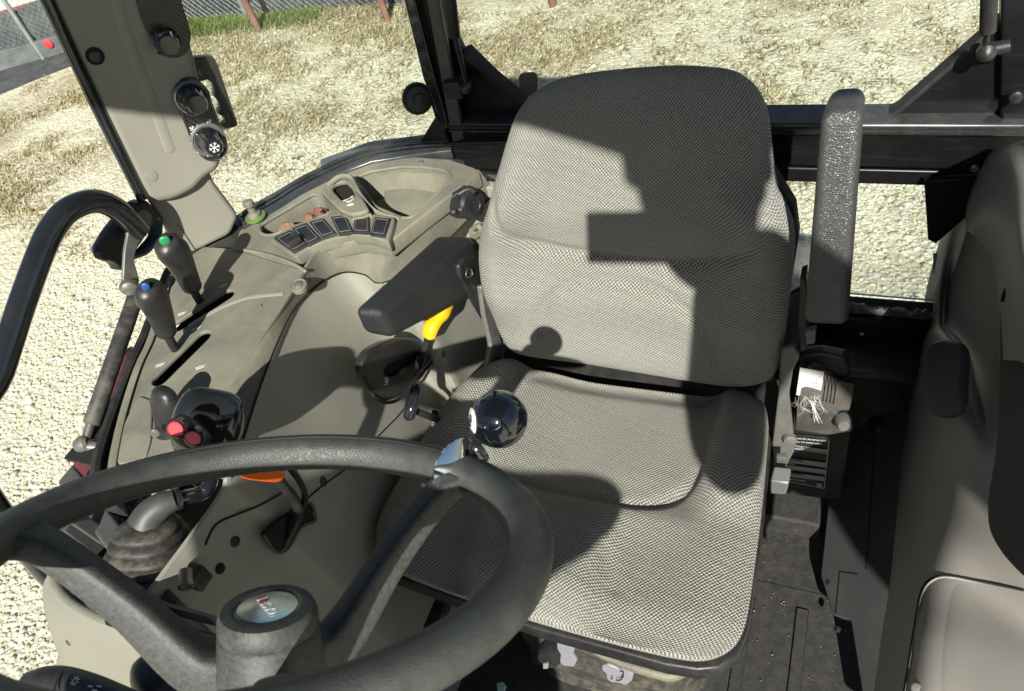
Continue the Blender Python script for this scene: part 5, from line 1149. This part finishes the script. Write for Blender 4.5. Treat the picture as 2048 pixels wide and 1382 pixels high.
# seat base, suspension bellows and adjusters under the cushion
plate('base_top', PL([(1180, 1268), (1210, 1262), (1400, 1320), (1372, 1345), (1352, 1356), (1330, 1358), (1250, 1335), (1190, 1310), (1170, 1290)], z=-1.085), .03, 'seatbase', seat, bevel=.005, rnd=.01, normal=(0, -.2, 1))
raw('base_box', [W(-.50, .42, -1.10), W(-.10, .42, -1.10), W(-.10, .76, -1.10), W(-.50, .76, -1.10), W(-.48, .45, -1.22), W(-.14, .45, -1.22), W(-.14, .74, -1.22), W(-.48, .74, -1.22)], [(0, 1, 2, 3), (4, 5, 6, 7), (0, 1, 5, 4), (1, 2, 6, 5), (2, 3, 7, 6), (3, 0, 4, 7)], 'seatbase', seat, bevel=.015)
vs = []; fs = []; NN = 40
for i in range(17):
    z = -1.12 - i * .0235; k = 1 - .05 * (i % 2) + .012 * math.sin(i * 2.1)
    for j in range(NN):
        a = 2 * math.pi * j / NN; c, s = math.cos(a), math.sin(a)
        wob = 1 + .012 * math.sin(j * 1.9 + i)
        vs.append(W(-.30 + .185 * k * wob * math.copysign(abs(c) ** .5, c), .60 + .165 * k * wob * math.copysign(abs(s) ** .5, s), z))
for i in range(16):
    for j in range(NN): fs.append((i * NN + j, i * NN + (j + 1) % NN, (i + 1) * NN + (j + 1) % NN, (i + 1) * NN + j))
raw('suspension_bellows', vs, fs, 'carpet', seat, sharp=70)
box('front_rail', W(-.33, .40, -1.075), (.20, .012, .014), 'black', seat, .003)
for x in (-.52, -.46): box('slide_rail', W(x, .5, -1.13), (.012, .16, .012), 'black', seat, .003)
# adjuster tabs under the front edge
def tab(px, y, nm='adjuster_tab'):
    return plate(nm, PL(px, y=y), .007, 'greytag', seat, bevel=.002, rnd=.003)
tab([(1107, 1262), (1122, 1264), (1142, 1270), (1141, 1288), (1149, 1300), (1146, 1310), (1154, 1322), (1148, 1334), (1126, 1332), (1119, 1324), (1121, 1310), (1114, 1298), (1113, 1284), (1106, 1274)], .385)
tb = tab([(1204, 1332), (1216, 1330), (1236, 1338), (1256, 1340), (1267, 1350), (1264, 1362), (1252, 1371), (1236, 1366), (1222, 1365), (1213, 1358), (1212, 1348), (1203, 1340)], .40)
sweep('curved_arrow', PL([(1232, 1360), (1240, 1360), (1246, 1354), (1246, 1346)], y=.395), .0012, 'void', tb, n=5, k=3)
for q in ((1222, 1358), (1241, 1343)): sweep('arrow_dot', PL([q, (q[0] + 3, q[1] - 2)], y=.395), .0012, 'void', tb, n=5)
ak = thing('height_knob', 'black ribbed adjuster knob with a pale window under the front of the cushion', 'knob')
lathe('knob_body', P(1094, 1330, y=.39) + Vector((0, .03, 0)), (.05, -1, .3), [(.021, 0), (.021, .02), (.018, .026), (0, .027)], 'black', ak, n=18)
plate('indicator', PL([(1086, 1328), (1097, 1328), (1096, 1338), (1086, 1338)], y=.355), .004, 'greytag', ak, bevel=.001)
sc_ = thing('green_scrap', 'small crumpled pale green wrapper on the dark floor under the seat', 'wrapper')
plate('wrapper', PL([(993, 1366), (1006, 1363), (1012, 1372), (1008, 1382), (1016, 1390), (1000, 1392), (994, 1380)], z=-1.30), .006, mat('pale_green', (.32, .5, .46), .6), sc_, bevel=.0015)
# ================================================================== BELT RETRACTOR, DATA PLATE, LEFT TRIM (picture right)
br_ = thing('belt_retractor', 'black seat belt retractor with brown webbing and a white label beside the seat', 'belt retractor')
by = .86
def K(*px, y=by): return PL(px, y=y)
hexa('housing', K((1592, 706), (1696, 722), (1706, 866), (1586, 868), y=.84), K((1600, 700), (1692, 712), (1700, 850), (1600, 850), y=.90), 'black', br_, bevel=.008, seg=3)
plate('top_cover', K((1600, 712), (1640, 706), (1690, 716), (1699, 735), (1698, 755), (1594, 738), y=.835), .02, 'black', br_, bevel=.004, rnd=.006)
plate('lower_shield', K((1588, 800), (1610, 820), (1660, 815), (1690, 840), (1692, 866), (1660, 872), (1586, 862), y=.825), .02, mat('shield_black', (.05, .05, .048), .35, dust=.4), br_, bevel=.005, rnd=.006)
sweep('webbing', [P(1660, 742, y=.845), P(1656, 760, y=.825), P(1652, 790, y=.818), P(1648, 812, y=.822)], [(.038, .004)] * 4, 'web', br_, n=12, exp=5, k=4, up=(.05, -1, .2))
lb_ = plate('white_label', K((1600, 736), (1648, 744), (1640, 800), (1592, 790), y=.815), .0015, 'label', br_, bevel=.0004)
for r in range(7):
    for c_ in range(8):
        if random.random() < .55 and (c_ > 3 or random.random() < .35):
            q = (1604 + c_ * 5.2 - r * 1.1, 742 + r * 6.4 + c_ * .9); sweep('label_print', [P(*q, y=.8138), P(q[0] + random.uniform(1.5, 4), q[1] + .6, y=.8138)], (.0008, .0003), 'clear', lb_, n=4, up=(0, -1, 0))
for k in range(4): sweep('stitching', [P(1654 + k * 7, 752 + k, y=.8145), P(1646 + k * 7, 802 + k * 2, y=.8125)], (.0009, .0007), 'matte', br_, n=5)
V = []
for k in range(16):
    a = P(1608 + random.uniform(-10, 34), 792 + random.uniform(-4, 6), y=.814); L_ = random.uniform(.01, .045)
    V.append(sweep('loose_thread', [a, a + Vector((random.uniform(-.008, .014), -.006, -L_ * .5)), a + Vector((random.uniform(-.01, .02), -.002, -L_))], .00028, 'label', br_, n=4, k=3))
for k in range(9):
    a = P(1622 + random.uniform(-4, 5), 802, y=.814); sweep('loose_thread', [a, P(1630 + random.uniform(-5, 7), 818, y=.808), P(1637 + random.uniform(-8, 8), 842 + random.uniform(-4, 6), y=.81)], .0004, 'label', br_, n=4, k=3)
lathe('spool_end', P(1686, 844, y=.815), (.2, -1, .3), [(.012, -.01), (.012, .006), (.009, .012), (0, .013)], 'zinc', br_, n=18)
dp = thing('data_plate', 'black machine data plate with white fields and lettering below the belt retractor', 'data plate')
dy = .885
dP = PL([(1570, 868), (1661, 876), (1650, 980), (1562, 962)], y=dy); plate('plate', dP, .003, 'black', dp, bevel=.0006)
ux_ = (dP[1] - dP[0]).normalized(); uy_ = (dP[0] - dP[3]); uy_ = (uy_ - ux_ * uy_.dot(ux_)).normalized(); nz_ = Vector((0, -1, 0))
sweep('plate_border', [P(1658, 879, y=dy - .002), P(1648, 977, y=dy - .002), P(1566, 960, y=dy - .002)], .0007, 'label', dp, n=4)
for (a, b, c, d) in (((1578, 889), (1655, 900), (1654, 908), (1577, 897)), ((1575, 914 + 2), (1652, 926), (1651, 935), (1574, 925)), ((1573, 927 + 3), (1651, 940), (1650, 948), (1572, 938)), ((1572, 944), (1648, 954), (1647, 962), (1571, 952))):
    plate('blank_field', PL([a, b, c, d], y=dy - .0032), .0008, mat('field_grey', (.25, .25, .245), .5) if 'field_grey' not in bpy.data.materials else bpy.data.materials['field_grey'], dp, bevel=.0002)
def ptext(s, q, size, m, al='RIGHT'): text('lettering', s, P(*q, y=dy - .0045), ux_, UPV, size, m, dp, align=al)
ptext('CNH Industrial America LLC.', (1655, 882), .0062, 'label'); ptext('Racine, WI 53404 U.S.A', (1644, 888), .0055, 'label'); ptext('FARMALL 75C', (1618, 897), .0065, 'void'); ptext('ALJT0779', (1606, 923), .0065, 'void')
ptext('VARIATION', (1590, 929), .005, 'label'); ptext('OFL463A', (1604, 950), .0065, 'void'); ptext('Made in Turkey', (1612, 962), .006, 'label')
plate('stamp_box', PL([(1634, 966), (1644, 968), (1643, 976), (1633, 974)], y=dy - .0032), .0008, bpy.data.materials['field_grey'], dp, bevel=.0002); screw(P(1650, 904, y=dy - .002), (0, -1, 0), dp, .003, m='steel')
plate('backing', PL([(1556, 862), (1700, 866), (1680, 1000), (1550, 985)], y=dy + .008), .006, 'matte', dp, bevel=.001)
# low dark trim box with lid and cap
lt_ = thing('storage_box_trim', 'dark low side trim with a lidded compartment and round black cap', 'side trim')
tx_ = .085
def T(*px, n=.0): return [PP(u, v, W(.078, .78, -1.42), Vector((-.72, -.18, .67)).normalized()) for u, v in px]
plate('trim_body', T((1736, 770), (1870, 775), (1840, 1000), (1790, 1250), (1770, 1460), (1735, 1460), (1700, 1240), (1664, 1230), (1640, 1150), (1655, 1010), (1690, 890)), .05, 'lowtrim', lt_, bevel=.004, rnd=.006)
plate('lid', T((1741, 774), (1830, 776), (1800, 990), (1752, 1140), (1716, 1138), (1750, 885), (1730, 875)), .008, 'lowtrim', lt_, bevel=.001, lift=.0045) if False else None
def tl(px, r=.0011): return sweep('lid_joint', [p + (O - p).normalized() * .0008 for p in T(*px)], r, 'void', lt_, n=5)
tl([(1741, 772), (1729, 842), (1775, 851)]); tl([(1722, 880), (1724, 862), (1748, 860), (1750, 884), (1722, 880)]); tl([(1750, 884), (1746, 930), (1733, 1140)]); tl([(1680, 1144), (1716, 1149), (1670, 1240)][:2]); tl([(1680, 1144), (1672, 1228)])
cpn = Vector((-.72, -.18, .67)).normalized(); cpp = T((1755, 856))[0]
lathe('round_cap', cpp, cpn, [(.0165, 0), (.0165, .008), (.013, .0115), (0, .012)], 'black', lt_, n=20); screw(T((1675, 1258))[0] + cpn * .002, cpn, lt_, .006, m='black')
lathe('grommet', T((1656, 1165))[0], cpn, [(.005, -.002), (.005, .001), (0, .001)], 'void', lt_, n=12)
# big beige side trim of the left door opening
bt_ = thing('door_side_trim', 'large shaded beige side trim with an oval black pad on the right', 'side trim')
def X(u, v, dx): return P(u, v, x=.19 + dx - .072 * smooth01(v, 640, 1400))
rowsX = []
#            edge            crest           face            mid            far
tbl = [((1895, 412), (1922, 400), (1946, 420), (1980, 440), (2075, 470)),
       ((1882, 470), (1900, 450), (1926, 470), (1985, 500), (2085, 540)),
       ((1858, 555), (1880, 540), (1905, 560), (1985, 600), (2095, 660)),
       ((1842, 640), (1868, 640), (1900, 650), (1990, 720), (2105, 780)),
       ((1832, 690), (1856, 678), (1905, 690), (1985, 820), (2120, 900)),
       ((1818, 800), (1840, 800), (1915, 800), (1985, 900), (2130, 1000)),
       ((1808, 880), (1830, 890), (1900, 890), (1980, 980), (2140, 1080)),
       ((1796, 1000), (1815, 1010), (1880, 1020), (1970, 1080), (2150, 1180)),
       ((1782, 1150), (1800, 1160), (1860, 1170), (1960, 1190), (2150, 1290)),
       ((1765, 1260), (1785, 1270), (1850, 1280), (1960, 1300), (2160, 1380)),
       ((1748, 1382), (1770, 1390), (1840, 1400), (1960, 1420), (2170, 1500)),
       ((1735, 1480), (1760, 1490), (1830, 1510), (1960, 1540), (2170, 1640))]
dxs = [(0, -.006, .012, .03, .05)] * 3 + [(0, -.01, .01, .03, .06), (-.002, -.018, -.004, .03, .075), (-.004, -.02, -.006, .035, .09), (-.003, -.014, .0, .045, .12), (0, -.005, .012, .055, .14), (0, -.003, .017, .068, .16), (0, -.002, .018, .072, .165), (0, -.002, .018, .072, .165), (0, -.002, .018, .072, .165)]
surf('trim_panel', [[X(*q, d) for q, d in zip(r, dd_)] + [X(*r[-1], dd_[-1]) + Vector((.13, .0, -.01)), X(*r[-1], dd_[-1]) + Vector((.24, .02, -.10))] for r, dd_ in zip(tbl, dxs)], 'trim', bt_, k=6, thick=.008, away=(1, .1, -.1))
plate('trim_backing', [W(.265, 1.12, -.70), W(.30, .5, -.5), W(.52, .3, -1.52), W(.20, 1.02, -1.52)], .02, 'lowtrim', bt_) if False else None
# upper ear over the rear corner
ear = [[(1928, 448), (1934, 385), (1960, 330), (1990, 300), (2048, 281), (2110, 275)], [(1936, 462), (1950, 410), (1985, 350), (2020, 325), (2060, 315), (2120, 315)], [(1955, 478), (1975, 440), (2010, 400), (2040, 385), (2080, 390), (2130, 400)], [(1985, 520), (2010, 510), (2030, 500), (2060, 520), (2100, 540), (2140, 560)], [(1996, 600), (2015, 600), (2035, 600), (2070, 620), (2110, 650), (2150, 680)], [(1998, 720), (2014, 720), (2035, 720), (2070, 740), (2120, 760), (2160, 780)]]
edx = [(.0, .0, .005, .01, .03, .05), (-.018, -.012, -.005, .0, .02, .04), (-.014, -.02, -.012, -.005, .01, .03), (-.004, -.014, -.016, -.01, .01, .03), (.0, -.008, -.012, -.008, .012, .03), (.012, .0, -.004, 0, .016, .03)]
surf('corner_ear', [[X(u, v, d - .004) for (u, v), d in zip(r, dd_)] + [X(*r[-1], dd_[-1]) + Vector((.10, .02, -.0)), X(*r[-1], dd_[-1]) + Vector((.19, .04, -.06))] for r, dd_ in zip(ear, edx)], 'trim', bt_, k=6, thick=.008, away=(1, .1, -.1))
pad = [(1853, 700), (1862, 684), (1886, 678), (1912, 684), (1921, 702), (1917, 800), (1908, 826), (1886, 836), (1862, 830), (1848, 812)]
pdn = Vector((-.93, -.2, .3)).normalized()
padP = [PP(u, v, X(1885, 755, -.034), pdn) for u, v in pad]
plate('oval_pad', padP, .014, mat('pad_rubber', (.022, .024, .028), .55, var=.15), bt_, bevel=.004, rnd=.012, normal=pdn, res=3)
plate('dark_side_plate', [PP(u, v, X(2050, 900, .030), Vector((-.95, -.1, .25)).normalized()) for u, v in [(1998, 600), (2022, 590), (2060, 590), (2150, 640), (2170, 1200), (2048, 1160), (1998, 1105), (1974, 1060), (1972, 1000), (1990, 900), (1996, 760)]], .01, mat('side_plate_dark', (.022, .024, .022), .6, var=.15), bt_, bevel=.004, rnd=.02)  # flat dark plate laid on the side trim
from mathutils.bvhtree import BVHTree
_tp = bpy.data.objects['trim_panel']; _b = ABS['trim_panel']; TBV = BVHTree.FromPolygons([tuple(q.co + _b) for q in _tp.data.vertices], [tuple(q.vertices) for q in _tp.data.polygons])
def TS(u, v, l=.001):
    h = TBV.ray_cast(O, ray(u, v)); return h[0] + (O - h[0]).normalized() * l
sweep('cover_joint', crom([TS(*q) for q in [(1806, 1398), (1820, 1310), (1834, 1222), (1842, 1184), (1858, 1160), (1890, 1151), (1960, 1162), (2048, 1180)]], 5), .0014, 'void', bt_, n=6)
sweep('cover_edge', crom([TS(*q, .0015) for q in [(1809, 1400), (1823, 1312), (1837, 1224), (1845, 1188), (1861, 1164), (1892, 1154), (1960, 1166), (2048, 1184)]], 5), .0012, 'trim', bt_, n=6)
sp3 = TS(1834, 1377); screw(sp3, (O - sp3).normalized(), bt_, .006, m='steel')
plate('trim_slot', [PP(u, v, X(1872, 520, -.004), pdn) for u, v in [(1866, 506), (1880, 506), (1888, 470), (1876, 552), (1866, 548)]], .004, 'void', bt_, bevel=.0005)
sweep('trim_tear', [PP(u, v, X(2010, 590, -.012), pdn) for u, v in [(2012, 578), (2007, 590), (2004, 604)]], (.002, .001), 'void', bt_, n=5)

dk = thing('dash_shade_blocker', 'unseen dark dash block added to shade the seat cushion', 'shade blocker')  # out of view, added to cast shade on the left of the cushion
hexa('dash_body', [W(-.50, -.30, -.39), W(-.12, -.30, -.39), W(-.12, -.34, -1.5), W(-.50, -.34, -1.5)], [W(-.48, -.58, -.42), W(-.12, -.58, -.42), W(-.12, -.60, -1.5), W(-.48, -.60, -1.5)], 'lowtrim', dk, bevel=.02)
plate('cushion_shade_plate', [W(x, -.30, z) for x, z in [(-.465, -.40), (-.465, -.19), (-.425, -.18), (-.405, -.24), (-.3, -.26), (-.1, -.255), (.03, -.236), (.062, -.242), (.078, -.262), (.06, -.288), (.02, -.312), (-.03, -.342), (-.10, -.42)]], .022, 'black', dk, bevel=.004, normal=(0, 1, 0), rnd=.02)  # thin plate, outline shaped to throw the rounded shadow on the cushion
hd = thing('added_hood', 'unseen maroon hood added in front of the cab to block bounced light', 'hood')  # out of view, added to keep light bounced off the ground from the cab
hexa('hood_shell', [W(-.72, -.62, -.46), W(.02, -.62, -.46), W(.06, -.62, -1.9), W(-.76, -.62, -1.9)], [W(-.66, -2.7, -.72), W(-.04, -2.7, -.72), W(-.02, -2.6, -1.9), W(-.68, -2.6, -1.9)], 'maroon', hd, bevel=.08)
hexa('grille', [W(-.60, -2.71, -.86), W(-.10, -2.71, -.86), W(-.08, -2.68, -1.7), W(-.62, -2.68, -1.7)], [W(-.60, -2.60, -.86), W(-.10, -2.60, -.86), W(-.08, -2.58, -1.7), W(-.62, -2.58, -1.7)], 'matte', hd, bevel=.02)

lf = thing('left_fender', 'maroon tractor fender over the left rear wheel outside the side trim', 'fender')
arc = [W(0, 1.05 - .86 * math.cos(a), -1.45 + .86 * math.sin(a)) for a in np.linspace(-.1, 1.35, 18)]
V = []; F = []
for k, p in enumerate(arc):
    q = (p - W(0, 1.05, -1.45)).normalized()
    for (x, h) in ((.44, 0), (.46, .012), (.80, .012), (.82, 0), (.80, -.012), (.46, -.012)): V.append(Vector((x, p.y, p.z)) + q * h)
n6 = len(arc)
for k in range(n6 - 1):
    for j in range(6): F.append((k * 6 + j, k * 6 + (j + 1) % 6, k * 6 + 6 + (j + 1) % 6, k * 6 + 6 + j))
F += [tuple(range(6)), tuple(range((n6 - 1) * 6, n6 * 6))]
raw('fender_shell', V, F, 'maroon', lf)

# ================================================================== PHOTOGRAPHER (stands in the left doorway behind the lens, casts the phone shadow)
def skin_body(name, joints, edges, m, parent):
    me = bpy.data.meshes.new(name); me.from_pydata([tuple(j[0]) for j in joints], edges, []); o = bpy.data.objects.new(name, me); COL.objects.link(o)
    o.modifiers.new('skin', 'SKIN'); sv = me.skin_vertices[0].data if me.skin_vertices else None
    if sv is None:
        bm = bmesh.new(); bm.from_mesh(me); ly = bm.verts.layers.skin.verify(); bm.to_mesh(me); bm.free(); sv = me.skin_vertices[0].data
    for v, (p, r) in zip(sv, joints): v.radius = (r, r)
    sv[0].use_root = True
    s = o.modifiers.new('sub', 'SUBSURF'); s.levels = 2; s.render_levels = 2
    dg = bpy.context.evaluated_depsgraph_get(); me2 = bpy.data.meshes.new_from_object(o.evaluated_get(dg)); bpy.data.objects.remove(o)
    return mk(name, me2, m, parent, sharp=180)
vr = Vector(R[:, 0].tolist()); vu = Vector((-R[:, 1]).tolist()); vf = Vector(R[:, 2].tolist())
def V3(r, u, f): return O + vr * r + vu * u + vf * f
ph = thing('camera_phone', 'dark phone held level in the hand of the photographer in the doorway', 'phone')
rotp = Matrix((vr, vu, -vf)).transposed()
box('phone_body', V3(.046, .000, -.012), (.081, .039, .004), 'gloss', ph, .006, 3, rotp)
pe = thing('person', 'person in a dark jacket leaning in at the doorway holding up a phone', 'person')
sh = W(.34, -.33, .02)
body = [(W(1.04, -.66, -.52), .14), (W(.92, -.60, -.28), .14), (W(.86, -.57, -.02), .15), (W(.64, -.46, .17), .09), (W(.42, -.34, .19), .055), (W(.262, -.235, .20), .055),
        (W(.355, -.33, .15), .075), (W(.245, -.29, -.20), .056), (W(.19, -.08, -.10), .048), (W(.158, .0, -.06), .038),
        (W(.72, -.62, .10), .075), (W(.94, -.72, -.12), .055), (W(.92, -.58, -.36), .042),
        (W(1.02, -.60, -.66), .10), (W(.98, -.56, -1.02), .072), (W(1.04, -.62, -1.42), .052), (W(1.00, -.52, -1.47), .045),
        (W(1.14, -.68, -.66), .10), (W(1.14, -.68, -1.02), .072), (W(1.18, -.74, -1.42), .052), (W(1.14, -.64, -1.47), .045), (W(.585, -.44, -.31), .10)]
edges = [(0, 1), (1, 2), (2, 3), (3, 4), (4, 5), (3, 6), (6, 7), (7, 8), (8, 9), (2, 10), (10, 11), (11, 12), (0, 13), (13, 14), (14, 15), (15, 16), (0, 17), (17, 18), (18, 19), (19, 20), (2, 21)]
skin_body('body', body, edges, 'jacket', pe)
hd_ = W(.215, -.18, .265)
bm = bmesh.new(); bmesh.ops.create_uvsphere(bm, u_segments=28, v_segments=20, radius=1)
fd = vf
for v in bm.verts:
    c = v.co.copy(); p = Vector((c.x * .077, c.y * .098, c.z * .115)); 
    if c.y > .6 and abs(c.x) < .22 and -.25 < c.z < .1: p.y += .022
    if c.y > .5 and abs(abs(c.x) - .4) < .18 and .0 < c.z < .25: p.y -= .008
    if c.z < -.4: p.x *= .85; p.y *= .95
    v.co = p
hx = Vector((vf.y, -vf.x, 0)).normalized(); hy = Vector((vf.x, vf.y, -.35)).normalized(); hz = hx.cross(hy)
me = bpy.data.meshes.new('head'); bm.to_mesh(me); bm.free(); me.transform(Matrix(((hx.x, hy.x, hz.x, hd_.x), (hx.y, hy.y, hz.y, hd_.y), (hx.z, hy.z, hz.z, hd_.z), (0, 0, 0, 1))))
hdo = mk('head', me, 'skin', pe, sharp=180)
for s in (-1, 1): lathe('ear', hd_ + hx * s * .076 + hz * .0, hx * s, [(.026, -.006), (.03, .004), (.02, .012), (0, .008)], 'skin', hdo, n=14)
for s in (-1, 1): lathe('eye', hd_ + hx * s * .032 + hy * .088 + hz * .018, hy, [(.012, -.004), (.008, .004), (0, .006)], 'white', hdo, n=12)
sweep('mouth', [hd_ + hy * .088 - hz * .052 - hx * .022, hd_ + hy * .094 - hz * .054, hd_ + hy * .088 - hz * .052 + hx * .022], .004, mat('lips', (.4, .16, .13), .5), hdo, n=8, k=3)
lathe('cap', hd_ + hz * .02, hz, [(.096, 0), (.104, .01), (.10, .06), (.07, .098), (0, .112)], 'trousers', pe, n=28)
palm = V3(.120, -.018, -.035)
sweep('hand', [W(.158, .0, -.072), palm - vr * .0 - vu * .01, palm + vu * .028 - vr * .004], [(.026, .018), (.040, .016), (.036, .013)], 'skin', pe, n=16, k=4, capround=.008, up=tuple(vf))
for k in range(4):
    a = palm + vr * (.020 - k * .012) + vu * (.026 - k * .014) + vf * .004
    b1 = a + vu * .018 + vf * .018 - vr * .010; b2 = b1 + vf * .012 - vr * (.022 + .004 * (k % 2)); b3 = b2 - vr * .014 - vf * .004
    b1, b2, b3 = (Vector(q) for q in (b1, b2, b3))
    for q in (b1, b2, b3):
        if (q - O).dot(vf) > -.004: q -= vf * ((q - O).dot(vf) + .004)
    sweep('finger', [a, b1, b2, b3], [.0095, .009, .008, .007], 'skin', pe, n=10, k=3, capround=.006)
sweep('thumb', [palm - vr * .012 - vu * .012 - vf * .012, palm - vr * .035 + vu * .000 - vf * .006, palm - vr * .055 + vu * .008 - vf * .002], [.012, .0105, .0085], 'skin', pe, n=10, k=3, capround=.007)
lh = W(.92, -.56, -.43)
sweep('hand', [W(.92, -.575, -.38), lh, lh + Vector((0, .0, -.05))], [(.032, .022), (.042, .018), (.036, .014)], 'skin', pe, n=16, k=4, capround=.008, up=(1, 0, 0))
for k in range(4):
    a = lh + Vector((0, .028 - k * .019, -.05)); L_ = (.036, .042, .040, .03)[k]
    sweep('finger', [a, a + Vector((-.004, .004 * (1.5 - k), -L_)), a + Vector((-.02, .006 * (1.5 - k), -L_ * 1.8))], [.0095, .0085, .007], 'skin', pe, n=10, k=3, capround=.006)
sweep('thumb', [lh + Vector((-.01, .036, -.01)), lh + Vector((-.014, .055, -.04)), lh + Vector((-.02, .06, -.065))], [.012, .0105, .0085], 'skin', pe, n=10, k=3, capround=.007)
cs = thing('cab_step', 'ribbed steel access step below the left cab doorway', 'step')
box('tread', W(1.08, -.62, -1.54), (.22, .16, .02), 'zinc', cs, .004)
for s in (-.21, .21): box('hanger', W(1.08 + s, -.62, -1.36), (.01, .12, .18), 'zinc', cs, .003)
settle()
